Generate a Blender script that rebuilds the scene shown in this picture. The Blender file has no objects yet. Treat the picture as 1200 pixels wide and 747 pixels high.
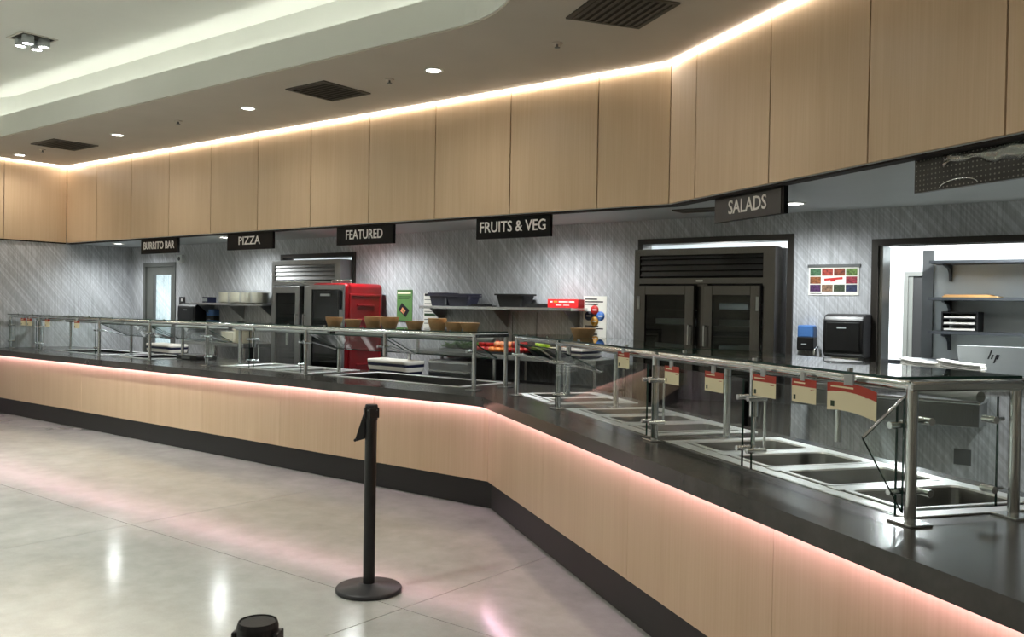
import bpy, bmesh, math, random
from mathutils import Vector, Matrix
random.seed(7)
sc = bpy.context.scene
# ------------------------------------------------------------------ camera
F_PX, PITCH, ROLL, YAW, CAM_H = 1045.4, -0.0118, -0.0172, -0.6619, 1.55
_cy, _sy, _cp, _sp = math.cos(YAW), math.sin(YAW), math.cos(PITCH), math.sin(PITCH)
fwd = Vector((_sy*_cp, _cy*_cp, _sp)); r0 = Vector((_cy, -_sy, 0)); u0 = r0.cross(fwd)
rt = math.cos(ROLL)*r0 - math.sin(ROLL)*u0; up = math.sin(ROLL)*r0 + math.cos(ROLL)*u0
cam = bpy.data.objects.new('camera', bpy.data.cameras.new('camera'))
sc.collection.objects.link(cam)
M = Matrix((rt, up, -fwd)).transposed().to_4x4(); M.translation = (0, 0, CAM_H)
cam.matrix_world = M
cam.data.sensor_fit = 'HORIZONTAL'; cam.data.sensor_width = 36.0
cam.data.lens = F_PX/1200*36.0; cam.data.clip_start = 0.05
sc.camera = cam
# ------------------------------------------------------------------ world, exposure
w = bpy.data.worlds.new('night'); sc.world = w; w.use_nodes = True
w.node_tree.nodes['Background'].inputs[0].default_value = (0.02, 0.022, 0.025, 1)
w.node_tree.nodes['Background'].inputs[1].default_value = 1.0
sc.view_settings.view_transform = 'Standard'; sc.view_settings.look = 'None'
sc.view_settings.gamma = 1.0; sc.view_settings.use_curve_mapping = False
sc.view_settings.exposure = 0.42
try:
    sc.cycles.use_denoising = True
    sc.cycles.max_bounces = 10; sc.cycles.transparent_max_bounces = 24
    sc.cycles.glossy_bounces = 4; sc.cycles.diffuse_bounces = 4
    sc.cycles.caustics_reflective = False; sc.cycles.caustics_refractive = False
    sc.cycles.sample_clamp_indirect = 4.0
except Exception:
    pass
# lamp strengths (watts), all in one place; each lamp is built with its fixture below
W_HALL, W_DOWN, W_KITCHEN, W_BACK = 52, 22, 66, 85
E_COVE, E_LED, E_PINK, E_LENS = 8.5, 15.0, 14.0, 14.0
E_SLOT = 2.2
# ------------------------------------------------------------------ helpers
COL = sc.collection
def link(o, parent=None):
    COL.objects.link(o)
    if parent is not None: o.parent = parent
    return o
def tag(o, label=None, cat=None, group=None, kind=None):
    if label: o['label'] = label
    if cat: o['category'] = cat
    if group: o['group'] = group
    if kind: o['kind'] = kind
    return o
def empty(name, loc=(0, 0, 0), rz=0, label=None, cat=None, group=None, kind=None):
    o = bpy.data.objects.new(name, None); link(o)
    o.location = loc; o.rotation_euler = (0, 0, rz); o.empty_display_size = .1
    return tag(o, label, cat, group, kind)
class MB:
    def __init__(s): s.v = []; s.f = []; s.m = []; s.sm = []
    def add(s, vs, fs, mi=0, smooth=False):
        b = len(s.v); s.v += [tuple(v) for v in vs]
        for f in fs: s.f.append(tuple(b+i for i in f)); s.m.append(mi); s.sm.append(smooth)
        return s
    def box(s, x0, x1, y0, y1, z0, z1, mi=0, side=None):
        vs = [(x0,y0,z0),(x1,y0,z0),(x1,y1,z0),(x0,y1,z0),(x0,y0,z1),(x1,y0,z1),(x1,y1,z1),(x0,y1,z1)]
        fs = [(0,3,2,1),(4,5,6,7),(0,1,5,4),(1,2,6,5),(2,3,7,6),(3,0,4,7)]
        if side is None: return s.add(vs, fs, mi)
        # the two largest faces keep mi, the rim takes `side`
        d = (x1-x0, y1-y0, z1-z0); k = d.index(min(d))
        big = {2: (0, 1), 1: (2, 4), 0: (3, 5)}[k]
        b = len(s.v); s.v += vs
        for i, f in enumerate(fs):
            s.f.append(tuple(b+j for j in f)); s.m.append(mi if i in big else side); s.sm.append(False)
        return s
    def prism(s, poly, z0, z1, mi=0, smooth=False):
        n = len(poly)
        a = sum(poly[i][0]*poly[(i+1) % n][1]-poly[(i+1) % n][0]*poly[i][1] for i in range(n))
        if a < 0: poly = poly[::-1]
        vs = [(x, y, z0) for x, y in poly]+[(x, y, z1) for x, y in poly]
        s.add(vs, [tuple(range(n-1, -1, -1)), tuple(range(n, 2*n))], mi)
        b = len(s.v)-2*n
        for i in range(n):
            j = (i+1) % n; s.f.append((b+i, b+j, b+n+j, b+n+i)); s.m.append(mi); s.sm.append(smooth)
        return s
    def tube(s, p, q, r, r2=None, seg=12, mi=0, cap=True):
        p = Vector(p); q = Vector(q); d = (q-p).normalized(); r2 = r if r2 is None else r2
        a = d.orthogonal().normalized(); b = d.cross(a)
        vs = []
        for c, rr in ((p, r), (q, r2)):
            for i in range(seg):
                t = 2*math.pi*i/seg; vs.append(c+a*math.cos(t)*rr+b*math.sin(t)*rr)
        s.add(vs, [(i, (i+1) % seg, seg+(i+1) % seg, seg+i) for i in range(seg)], mi, True)
        if cap:
            s.add(vs[:seg], [tuple(range(seg-1, -1, -1))], mi); s.add(vs[seg:], [tuple(range(seg))], mi)
        return s
    def path(s, pts, r, seg=10, mi=0):
        for a, b in zip(pts, pts[1:]): s.tube(a, b, r, seg=seg, mi=mi)
        for c in pts[1:-1]: s.ball(c, (r, r, r), 8, 6, mi)
        return s
    def lathe(s, prof, c=(0, 0, 0), seg=24, mi=0, smooth=True, sx=1, sy=1, cap=True):
        n = len(prof); vs = []
        for r, z in prof:
            for i in range(seg):
                t = 2*math.pi*i/seg
                vs.append((c[0]+r*math.cos(t)*sx, c[1]+r*math.sin(t)*sy, c[2]+z))
        fs = [(k*seg+i, k*seg+(i+1) % seg, (k+1)*seg+(i+1) % seg, (k+1)*seg+i) for k in range(n-1) for i in range(seg)]
        s.add(vs, fs, mi, smooth)
        if cap and prof[0][0] > 1e-6: s.add(vs[:seg], [tuple(range(seg-1, -1, -1))], mi)
        if cap and prof[-1][0] > 1e-6: s.add(vs[-seg:], [tuple(range(seg))], mi)
        return s
    def ball(s, c, r, seg=12, rings=8, mi=0):
        prof = [(max(1e-4, math.sin(math.pi*k/rings)), -math.cos(math.pi*k/rings)) for k in range(rings+1)]
        b = len(s.v); s.lathe(prof, (0, 0, 0), seg, mi)
        for i in range(b, len(s.v)):
            v = s.v[i]; s.v[i] = (c[0]+v[0]*r[0], c[1]+v[1]*r[1], c[2]+v[2]*r[2])
        return s
    def mesh(s, name, mats):
        me = bpy.data.meshes.new(name); me.from_pydata(s.v, [], s.f)
        for m in (mats if isinstance(mats, (list, tuple)) else [mats]): me.materials.append(m)
        for p, mi, sm in zip(me.polygons, s.m, s.sm): p.material_index = mi; p.use_smooth = sm
        me.validate(); me.update()
        return me
    def build(s, name, mats, parent=None, bevel=0, loc=None, rz=0, seg=2):
        o = link(bpy.data.objects.new(name, s.mesh(name, mats)), parent)
        if loc is not None: o.location = loc
        o.rotation_euler[2] = rz
        if bevel:
            b = o.modifiers.new('bevel', 'BEVEL'); b.width = bevel; b.segments = seg; b.limit_method = 'ANGLE'
        return o
def inst(name, me, parent=None, loc=(0, 0, 0), rot=(0, 0, 0), scale=(1, 1, 1)):
    o = link(bpy.data.objects.new(name, me), parent); o.location = loc; o.rotation_euler = rot; o.scale = scale
    return o
def copy_tree(o, parent=None):
    c = o.copy(); COL.objects.link(c); c.parent = parent
    for ch in o.children: copy_tree(ch, c)
    return c
def text(body, name, m, size, parent=None, loc=(0, 0, 0), rot=(math.pi/2, 0, 0), depth=.002, sx=1.0, align='CENTER', bold=0, space=1.0):
    cu = bpy.data.curves.new(name, 'FONT'); cu.body = body; cu.size = size; cu.align_x = align; cu.align_y = 'CENTER'
    cu.extrude = depth; cu.offset = bold; cu.space_character = space; cu.resolution_u = 3
    t = bpy.data.objects.new(name, cu); COL.objects.link(t)
    me = bpy.data.meshes.new_from_object(t.evaluated_get(bpy.context.evaluated_depsgraph_get()))
    COL.objects.unlink(t); bpy.data.objects.remove(t)
    me.materials.clear(); me.materials.append(m)
    o = link(bpy.data.objects.new(name, me), parent); o.location = loc; o.rotation_euler = rot; o.scale = (sx, 1, 1)
    return o
def lamp(name, kind, loc, watts, color=(1, 1, 1), size=.1, rot=(0, 0, 0), parent=None, spread=None, sy=None, angle=None):
    l = bpy.data.lights.new(name, kind); l.energy = watts; l.color = color
    if kind == 'AREA':
        l.shape = 'DISK' if sy is None else 'RECTANGLE'; l.size = size
        if sy: l.size_y = sy
        if spread: l.spread = spread
    else:
        l.shadow_soft_size = size
        if kind == 'SPOT': l.spot_size = angle or 2.2; l.spot_blend = 1.0
    o = link(bpy.data.objects.new(name, l), parent); o.location = loc; o.rotation_euler = rot
    return o
# ------------------------------------------------------------------ materials
class NT:
    def __init__(s, name):
        s.m = bpy.data.materials.new(name); s.m.use_nodes = True
        s.t = s.m.node_tree; s.b = s.t.nodes['Principled BSDF']; s.out = s.t.nodes['Material Output']
    def n(s, typ, **kw):
        nd = s.t.nodes.new(typ)
        for k, v in kw.items():
            if k.startswith('_'): setattr(nd, k[1:], v)
            else:
                key = k.replace('__', ' ')
                nd.inputs[int(key[1:]) if key[0] == 'i' and key[1:].isdigit() else key].default_value = v
        return nd
    def l(s, a, b): s.t.links.new(a, b)
def c4(c): return (c[0], c[1], c[2], 1)
def srgb(r, g, b):
    f = lambda x: (x/255/12.92) if x/255 <= .04045 else ((x/255+.055)/1.055)**2.4
    return (f(r), f(g), f(b))
def mat(name, col, rough=.5, metal=0, var=.08, scale=6, stretch=(1, 1, 1), bump=0, coat=0, spec=None):
    k = NT(name); b = k.b
    b.inputs['Roughness'].default_value = rough; b.inputs['Metallic'].default_value = metal
    if coat: b.inputs['Coat Weight'].default_value = coat; b.inputs['Coat Roughness'].default_value = .1
    if spec is not None: b.inputs['Specular IOR Level'].default_value = spec
    tc = k.n('ShaderNodeTexCoord'); mp = k.n('ShaderNodeMapping'); mp.inputs['Scale'].default_value = stretch
    nz = k.n('ShaderNodeTexNoise', Scale=scale, Detail=3.0)
    rp = k.n('ShaderNodeValToRGB'); e = rp.color_ramp.elements
    e[0].position = .3; e[1].position = .7
    e[0].color = c4([max(0, x*(1-var)) for x in col]); e[1].color = c4([min(1, x*(1+var)) for x in col])
    k.l(tc.outputs['Object'], mp.inputs['Vector']); k.l(mp.outputs[0], nz.inputs['Vector'])
    k.l(nz.outputs['Fac'], rp.inputs[0]); k.l(rp.outputs[0], b.inputs['Base Color'])
    if bump:
        bp = k.n('ShaderNodeBump', Strength=bump, Distance=.01); k.l(nz.outputs['Fac'], bp.inputs['Height']); k.l(bp.outputs[0], b.inputs['Normal'])
    return k.m
def emit(name, col, strength):
    k = NT(name); em = k.n('ShaderNodeEmission', Color=c4(col), Strength=strength)
    k.l(em.outputs[0], k.out.inputs['Surface']); return k.m
def glass(name, tint, refl=1.0, rough=.0):
    k = NT(name)
    tr = k.n('ShaderNodeBsdfTransparent', Color=c4(tint)); gl = k.n('ShaderNodeBsdfGlossy', Color=(1, 1, 1, 1), Roughness=rough)
    fr = k.n('ShaderNodeLayerWeight'); mx = k.n('ShaderNodeMixShader')   # Schlick: same from both sides of the sheet
    pw = k.n('ShaderNodeMath', _operation='POWER'); pw.inputs[1].default_value = 5.0
    ma = k.n('ShaderNodeMath', _operation='MULTIPLY_ADD'); ma.inputs[1].default_value = .96; ma.inputs[2].default_value = .035
    mu = k.n('ShaderNodeMath', _operation='MULTIPLY'); mu.inputs[1].default_value = refl; mu.use_clamp = True
    k.l(fr.outputs['Facing'], pw.inputs[0]); k.l(pw.outputs[0], ma.inputs[0]); k.l(ma.outputs[0], mu.inputs[0]); k.l(mu.outputs[0], mx.inputs[0]); k.l(tr.outputs[0], mx.inputs[1]); k.l(gl.outputs[0], mx.inputs[2])
    k.l(mx.outputs[0], k.out.inputs['Surface']); return k.m
def wood(name):
    k = NT(name); b = k.b
    tc = k.n('ShaderNodeTexCoord'); oi = k.n('ShaderNodeObjectInfo')
    ad = k.n('ShaderNodeVectorMath', _operation='ADD'); sc_ = k.n('ShaderNodeVectorMath', _operation='SCALE'); sc_.inputs[0].default_value = (7, 7, 7)
    k.l(oi.outputs['Random'], sc_.inputs['Scale']); k.l(tc.outputs['Object'], ad.inputs[0]); k.l(sc_.outputs[0], ad.inputs[1])
    def strk(scale, st, det):
        mp = k.n('ShaderNodeMapping'); mp.inputs['Scale'].default_value = st
        nz = k.n('ShaderNodeTexNoise', Scale=scale, Detail=det); k.l(ad.outputs[0], mp.inputs['Vector']); k.l(mp.outputs[0], nz.inputs['Vector']); return nz
    a = strk(1.0, (95, 95, 1.6), 4.0); c = strk(1.0, (9, 9, .5), 2.0)
    mx = k.n('ShaderNodeMix', _data_type='FLOAT'); mx.inputs[0].default_value = .45
    k.l(a.outputs['Fac'], mx.inputs[2]); k.l(c.outputs['Fac'], mx.inputs[3])
    rp = k.n('ShaderNodeValToRGB'); e = rp.color_ramp.elements
    e[0].position = .30; e[1].position = .70; e[0].color = c4(srgb(200, 172, 138)); e[1].color = c4(srgb(213, 188, 156))
    k.l(mx.outputs[0], rp.inputs[0]); k.l(rp.outputs[0], b.inputs['Base Color'])
    b.inputs['Roughness'].default_value = .38
    bp = k.n('ShaderNodeBump', Strength=.06, Distance=.002); k.l(a.outputs['Fac'], bp.inputs['Height']); k.l(bp.outputs[0], b.inputs['Normal'])
    return k.m
def wallpaper(name):
    # grey vinyl: fine vertical pin lines crossed by brushed diagonal bands
    k = NT(name); b = k.b
    tc = k.n('ShaderNodeTexCoord'); sx = k.n('ShaderNodeSeparateXYZ'); k.l(tc.outputs['Object'], sx.inputs[0])
    h = k.n('ShaderNodeMath', _operation='ADD'); k.l(sx.outputs['X'], h.inputs[0]); k.l(sx.outputs['Y'], h.inputs[1])
    def lin(ch, cz, fine, along):
        # streaks: coordinate p = ch*h + cz*z across, q along
        p = k.n('ShaderNodeMath', _operation='MULTIPLY'); p.inputs[1].default_value = ch; k.l(h.outputs[0], p.inputs[0])
        q = k.n('ShaderNodeMath', _operation='MULTIPLY_ADD'); q.inputs[1].default_value = cz; k.l(sx.outputs['Z'], q.inputs[0]); k.l(p.outputs[0], q.inputs[2])
        p2 = k.n('ShaderNodeMath', _operation='MULTIPLY'); p2.inputs[1].default_value = -cz; k.l(h.outputs[0], p2.inputs[0])
        q2 = k.n('ShaderNodeMath', _operation='MULTIPLY_ADD'); q2.inputs[1].default_value = ch; k.l(sx.outputs['Z'], q2.inputs[0]); k.l(p2.outputs[0], q2.inputs[2])
        a = k.n('ShaderNodeMath', _operation='MULTIPLY'); a.inputs[1].default_value = fine; k.l(q.outputs[0], a.inputs[0])
        c = k.n('ShaderNodeMath', _operation='MULTIPLY'); c.inputs[1].default_value = along; k.l(q2.outputs[0], c.inputs[0])
        cb = k.n('ShaderNodeCombineXYZ'); k.l(a.outputs[0], cb.inputs[0]); k.l(c.outputs[0], cb.inputs[1])
        nz = k.n('ShaderNodeTexNoise', Scale=1.0, Detail=2.0); k.l(cb.outputs[0], nz.inputs['Vector']); return nz.outputs['Fac']
    def ramp(x, p0, p1, v0, v1):
        r = k.n('ShaderNodeMapRange'); r.inputs[1].default_value = p0; r.inputs[2].default_value = p1; r.inputs[3].default_value = v0; r.inputs[4].default_value = v1
        k.l(x, r.inputs[0]); return r.outputs[0]
    def mul(a, b_):
        m_ = k.n('ShaderNodeMath', _operation='MULTIPLY'); k.l(a, m_.inputs[0]); k.l(b_, m_.inputs[1]); return m_.outputs[0]
    vert = ramp(lin(1, 0, 75, 1.2), .36, .56, .80, 1.06)
    di = ramp(lin(.77, .64, 48, .7), .44, .72, .93, 1.28)
    big = ramp(lin(.77, .64, 3.2, .35), .3, .7, .86, 1.12)
    di2 = ramp(lin(.87, -.5, 26, .5), .4, .75, .96, 1.10)
    v = mul(mul(vert, di), mul(big, di2))
    rp = k.n('ShaderNodeMix', _data_type='RGBA', _blend_type='MULTIPLY'); rp.inputs[0].default_value = 1
    rp.inputs[6].default_value = c4(srgb(186, 188, 192)); k.l(v, rp.inputs[7])
    k.l(rp.outputs[2], b.inputs['Base Color']); b.inputs['Roughness'].default_value = .55
    return k.m
def concrete(name):
    k = NT(name); b = k.b
    tc = k.n('ShaderNodeTexCoord'); geo = k.n('ShaderNodeNewGeometry')
    n1 = k.n('ShaderNodeTexNoise', Scale=.7, Detail=5.0, Roughness=.6); n2 = k.n('ShaderNodeTexNoise', Scale=5.0, Detail=6.0, Roughness=.65)
    n3 = k.n('ShaderNodeTexNoise', Scale=160.0, Detail=2.0)
    for n_ in (n1, n2, n3): k.l(geo.outputs['Position'], n_.inputs['Vector'])
    mx = k.n('ShaderNodeMix', _data_type='FLOAT'); mx.inputs[0].default_value = .4; k.l(n1.outputs['Fac'], mx.inputs[2]); k.l(n2.outputs['Fac'], mx.inputs[3])
    mx2 = k.n('ShaderNodeMix', _data_type='FLOAT'); mx2.inputs[0].default_value = .14; k.l(mx.outputs[0], mx2.inputs[2]); k.l(n3.outputs['Fac'], mx2.inputs[3])
    rp = k.n('ShaderNodeValToRGB'); e = rp.color_ramp.elements
    e[0].position = .34; e[1].position = .66; e[0].color = c4(srgb(138, 140, 134)); e[1].color = c4(srgb(174, 177, 170))
    k.l(mx2.outputs[0], rp.inputs[0]); k.l(rp.outputs[0], b.inputs['Base Color'])
    r2 = k.n('ShaderNodeMapRange'); r2.inputs[1].default_value = .3; r2.inputs[2].default_value = .7; r2.inputs[3].default_value = .12; r2.inputs[4].default_value = .17
    k.l(n1.outputs['Fac'], r2.inputs[0]); k.l(r2.outputs[0], b.inputs['Roughness'])
    return k.m
def stone(name):
    k = NT(name); b = k.b
    geo = k.n('ShaderNodeNewGeometry'); n1 = k.n('ShaderNodeTexNoise', Scale=2.5, Detail=6.0, Roughness=.65); k.l(geo.outputs['Position'], n1.inputs['Vector'])
    rp = k.n('ShaderNodeValToRGB'); e = rp.color_ramp.elements
    e[0].position = .35; e[1].position = .7; e[0].color = c4(srgb(48, 46, 43)); e[1].color = c4(srgb(66, 64, 61))
    k.l(n1.outputs['Fac'], rp.inputs[0]); k.l(rp.outputs[0], b.inputs['Base Color']); b.inputs['Roughness'].default_value = .22
    return k.m
def steel(name, col=(.62, .63, .63), rough=.24, st=(2, 60, 60)):
    return mat(name, col, rough, 1.0, .06, 3, st)
m_wood = wood('maple_veneer'); m_wall = wallpaper('grey_streaked_wallcovering'); m_floor = concrete('polished_concrete')
m_stone = stone('dark_grey_solid_surface'); m_toe = mat('black_rubber_base', srgb(28, 28, 27), .5, var=.1)
m_joint = mat('dark_joint', srgb(60, 58, 54), .9); m_dark = mat('dark_reveal', srgb(34, 26, 22), .8)
m_ceil = mat('painted_ceiling', srgb(186, 178, 166), .75, var=.03, scale=2); m_white = mat('white_paint', srgb(224, 226, 219), .7, var=.02, scale=2)
m_kceil = mat('kitchen_ceiling_paint', srgb(188, 192, 194), .6, var=.03, scale=2)
m_hall = mat('hall_paint', srgb(200, 196, 186), .7, var=.03); m_bwhite = mat('bright_white_paint', srgb(236, 240, 242), .6, var=.02)
m_steel = steel('brushed_steel'); m_steel_dk = steel('dark_steel', (.21, .205, .20), .3, (60, 60, 2)); m_fridge = steel('dark_fridge_steel', (.15, .142, .135), .26, (60, 60, 2)); m_steel_mid = steel('grey_steel', (.36, .37, .37), .3, (60, 60, 2))
m_chrome = steel('satin_tube', (.66, .69, .70), .2, (3, 3, 3)); m_rim_lit = steel('rim_steel_lit', (.86, .87, .87), .38, (3, 3, 3)); m_louvre = steel('satin_louvre', (.26, .26, .255), .5, (60, 60, 2)); m_pan = steel('pan_steel_shaded', (.30, .30, .295), .3, (3, 3, 3))  # one steel: rims lightened, pan insides darkened, light and shade in the colour
m_black = mat('black_plastic', srgb(18, 18, 20), .35, var=.15); m_blackm = mat('matte_black', srgb(14, 14, 15), .55, var=.2)
m_stan = mat('black_powder_coat', srgb(7, 7, 8), .4, var=.2, scale=200, bump=.05); m_base = mat('black_textured_cover', srgb(34, 35, 37), .45, var=.1, scale=300, bump=.05)
m_glass = glass('clear_guard_glass', (.96, .985, .975)); m_edge = mat('green_glass_edge', srgb(28, 58, 50), .15, var=.2)
m_pane = glass('door_glass', (.55, .58, .58)); m_vision = glass('vision_glass', (.9, .96, .95))
m_sign = mat('black_sign_panel', srgb(8, 7, 7), .45, var=.1, spec=.2); m_signg = mat('charcoal_sign_panel', srgb(62, 62, 64), .4, var=.05)
m_letter = mat('white_lettering', srgb(235, 232, 228), .5, var=.01); m_vent = mat('dark_vent', srgb(74, 70, 62), .6); m_ventd = mat('vent_shadow', srgb(50, 47, 42), .8)
m_red = mat('red_plastic', srgb(134, 11, 19), .35, var=.06); m_redbox = mat('red_carton', srgb(226, 36, 40), .5, var=.03)
m_kraft = mat('kraft_paper', srgb(222, 182, 134), .75, var=.06, scale=30); m_paper = mat('white_paper', srgb(236, 234, 226), .8, var=.02)
m_cream = mat('cream_card', srgb(242, 232, 198), .7, var=.02); m_cardred = mat('red_card_print', srgb(178, 58, 42), .6, var=.06)
m_green = mat('green_poster', srgb(92, 132, 76), .6, var=.05); m_dgreen = mat('dark_green_print', srgb(34, 62, 34), .6)
m_navy = mat('navy_plastic', srgb(28, 32, 58), .4, var=.1); m_blue = mat('blue_plastic', srgb(74, 118, 180), .3, var=.1)
m_lblue = mat('light_blue_print', srgb(72, 120, 200), .5); m_gold = mat('gold_print', srgb(200, 150, 60), .5); m_pred = mat('red_print', srgb(196, 44, 40), .5); m_ink = mat('black_ink', srgb(24, 24, 30), .6)
m_plate = mat('ivory_china', srgb(228, 222, 200), .25, var=.02); m_wrap = glass('shrink_wrap', (.9, .92, .95), 1.6, .25)
m_lavender = mat('smoky_plastic', srgb(72, 72, 92), .2, var=.1); m_grey = mat('light_grey_plastic', srgb(170, 176, 178), .4, var=.04); m_mgrey = mat('mid_grey_metal', srgb(104, 106, 106), .45, .4)
m_board = mat('grey_white_board', srgb(218, 224, 222), .4, var=.02); m_shelf = mat('dark_grey_shelf', srgb(62, 66, 70), .5)
m_doorg = mat('grey_door_paint', srgb(96, 98, 94), .5, var=.04); m_frame = mat('dark_bronze_frame', srgb(58, 54, 50), .4, .3)
m_amber = mat('manila_folder', srgb(190, 150, 96), .7)
m_led = emit('warm_led', (1, .88, .76), E_LED); m_pink = emit('pink_led', (1, .62, .84), E_PINK); m_cove = emit('cove_led', (1, 1, .95), E_COVE)
m_lens = emit('lamp_lens', (1, .97, .92), E_LENS); m_slot = emit('service_light', (.95, 1, .98), E_SLOT)
m_film = glass('crumpled_film', (.75, .78, .76), 5.0, .18)
FRUIT = {n_: mat('fruit_'+n_, srgb(*c_), .35, var=.25, scale=14) for n_, c_ in dict(red=(168, 34, 30), green=(170, 196, 70), orange=(224, 132, 64), peach=(222, 150, 108), leaf=(70, 110, 44), stem=(70, 50, 30)).items()}
# ------------------------------------------------------------------ layout constants
AR = math.radians(-34.77); uR = (math.cos(AR), math.sin(AR)); nR = (-math.sin(AR), math.cos(AR))
AF = math.radians(-32.0); uF = (math.cos(AF), math.sin(AF)); nF = (-math.sin(AF), math.cos(AF)); PF = (-3.41, 6.39)
XL, XR_, YB, YFAR = -13.44, 4.5, 7.43, -6.0
ZC, ZK, ZU = 3.55, 2.40, 4.09
ZT = .865
SEND = 1.3
def R(s, d): return (uR[0]*s+nR[0]*d, uR[1]*s+nR[1]*d)
def Fp(s, d): return (PF[0]+uF[0]*s+nF[0]*d, PF[1]+uF[1]*s+nF[1]*d)
def kink(cL, cR): return ((cR-nR[1]*cL)/nR[0], cL)
# ------------------------------------------------------------------ floor: slabs with sawn joints
fl = empty('floor', (0, 0, 0), kind='structure', label='polished grey concrete floor of the serving hall')
MB().box(XL, XR_, YFAR, 11.2, -.12, -.006).build('floor_bed', m_joint, fl)
gx = [XL, -11.2, -5.86, -3.22, -.58, 2.06, XR_]; gy = [YFAR, -4.66, -2.02, .62, 3.26, 11.2]
for a, b in zip(gx, gx[1:]):
    for c, d in zip(gy, gy[1:]):
        MB().box(a+.0025, b-.0025, c+.0025, d-.0025, -.05, 0).build('slab', m_floor, fl)
# ------------------------------------------------------------------ walls
def struct(name, mb, m, label=None):
    return tag(mb.build(name, m), label, kind='structure')
struct('wall_left', MB().box(XL-.15, XL, YFAR, 11.2, 0, ZU), m_wall, 'grey streaked wall at the far left end')
struct('wall_front', MB().box(XL, XR_, YFAR-.15, YFAR, 0, ZU), m_hall)
struct('wall_right', MB().box(XR_, XR_+.15, YFAR, 11.2, 0, ZU), m_hall)
DOOR = (-13.07, -12.17, 2.15); FL = (-9.66, -8.22, 2.18); FR = (-4.27, -2.80, 2.18); PT = (-2.08, 1.4, 1.09, 2.10)
wb = MB(); y0, y1 = YB, YB+.14
wb.box(XL, XR_, y0, y1, 2.18, ZK+.1)
wb.box(XL, DOOR[0], y0, y1, 0, 2.18); wb.box(DOOR[0], DOOR[1], y0, y1, DOOR[2], 2.18); wb.box(DOOR[1], FL[0], y0, y1, 0, 2.18)
wb.box(FL[1], FR[0], y0, y1, 0, 2.18); wb.box(FR[1], PT[0], y0, y1, 0, 2.18)
wb.box(PT[0], PT[1], y0, y1, 0, PT[2]); wb.box(PT[0], PT[1], y0, y1, PT[3], 2.18); wb.box(PT[1], XR_, y0, y1, 0, 2.18)
struct('wall_back', wb, m_wall, 'grey wall with diagonal streaks behind the serving line')
# ------------------------------------------------------------------ ceilings
def rrect(x0, x1, ya, yb, r, seg=14):
    pts = []
    for cx, cy, a0 in ((x1-r, yb-r, 0), (x0+r, yb-r, 90), (x0+r, ya+r, 180), (x1-r, ya+r, 270)):
        for i in range(seg+1):
            t = math.radians(a0+90*i/seg); pts.append((cx+r*math.cos(t), cy+r*math.sin(t)))
    return pts
CO = (-12.75, -3.17, -4.2, 4.765, 1.13)
def loop(off): return rrect(CO[0]-off, CO[1]+off, CO[2]-off, CO[3]+off, CO[4]+off)
def ring_mesh(outer, inner, z):
    bm = bmesh.new(); es = []
    for lp in (outer, inner):
        vs = [bm.verts.new((x, y, z)) for x, y in lp]
        es += [bm.edges.new((vs[i], vs[(i+1) % len(vs)])) for i in range(len(vs))]
    bmesh.ops.triangle_fill(bm, use_beauty=True, use_dissolve=False, edges=es)
    bmesh.ops.recalc_face_normals(bm, faces=bm.faces)
    me = bpy.data.meshes.new('ceiling'); bm.to_mesh(me); bm.free(); return me
me = ring_mesh([(XL, YFAR), (XR_, YFAR), (XR_, YB+.14), (XL, YB+.14)], loop(0.012), ZC); me.materials.append(m_ceil)
o = tag(link(bpy.data.objects.new('ceiling', me)), 'dim taupe dropped ceiling around the raised bay', kind='structure')
sol = o.modifiers.new('solid', 'SOLIDIFY'); sol.thickness = .03; sol.offset = 0
def band(lo, hi, z0, z1):
    mb = MB(); n = len(lo)
    vs = [(x, y, z0) for x, y in lo]+[(x, y, z1) for x, y in lo]+[(x, y, z0) for x, y in hi]+[(x, y, z1) for x, y in hi]
    fs = []
    for i in range(n):
        j = (i+1) % n
        fs += [(i, j, n+j, n+i), (2*n+i, 3*n+i, 3*n+j, 2*n+j), (n+i, n+j, 3*n+j, 3*n+i), (i, 2*n+i, 2*n+j, j)]
    return mb.add(vs, fs, 0, False)
struct('trim_1', band(loop(0), loop(.025), ZC-.002, 3.795), m_white, 'curved white rim of the lit ceiling bay')
struct('trim_2', band(loop(.025), loop(.22), 3.60, 3.625), m_white)
struct('wall_cove', band(loop(.20), loop(.225), 3.6, ZU+.02), m_white)
struct('ceiling_upper', MB().prism(loop(.21), ZU, ZU+.03), m_white, 'pale raised ceiling lit along its edge')
tag(band(loop(.09), loop(.12), 3.64, 3.66).build('cove_light', m_cove), 'hidden cool white light strip glowing behind the curved ceiling rim', 'light strip')
struct('ceiling_kitchen', MB().prism([(XL, 6.41), (PF[0], 6.41), Fp(8, .02), (XR_, Fp(8, .02)[1]), (XR_, YB), (XL, YB)], ZK, ZK+.05), m_kceil, 'low grey ceiling over the serving line')
# ------------------------------------------------------------------ soffit fascia with wood panels
so = empty('wall_soffit', (PF[0], PF[1], ZK), kind='structure', label='wood panelled bulkhead above the serving line')
def chl(o, root):   # keep world placement of a child built in world coordinates
    o.matrix_parent_inverse = Matrix.Translation(root.location).inverted() if not root.rotation_euler[2] else (Matrix.Translation(root.location) @ Matrix.Rotation(root.rotation_euler[2], 4, 'Z')).inverted()
    return o
SJ = [-13.40, -12.517, -11.58, -10.653, -9.721, -8.776, -7.826, -6.893, -5.96, -5.031, -4.092, -3.41]
RJ = [0, .379, 1.296, 2.21, 3.114, 4.03, 4.945, 5.86, 6.8, 7.7]
YJ = [6.39, 5.511, 4.59, 3.67, 2.75, 1.83, .91, 0]
ZP0, ZP1 = ZK+.006, 3.516
chl(MB().prism([(XL, 6.412), (PF[0]+.004, 6.412), Fp(7.8, .022), Fp(7.8, .10), (PF[0]+.03, 6.49), (XL, 6.49)], ZK-.012, ZC-.02).build('backing', m_dark, so), so)
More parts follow.
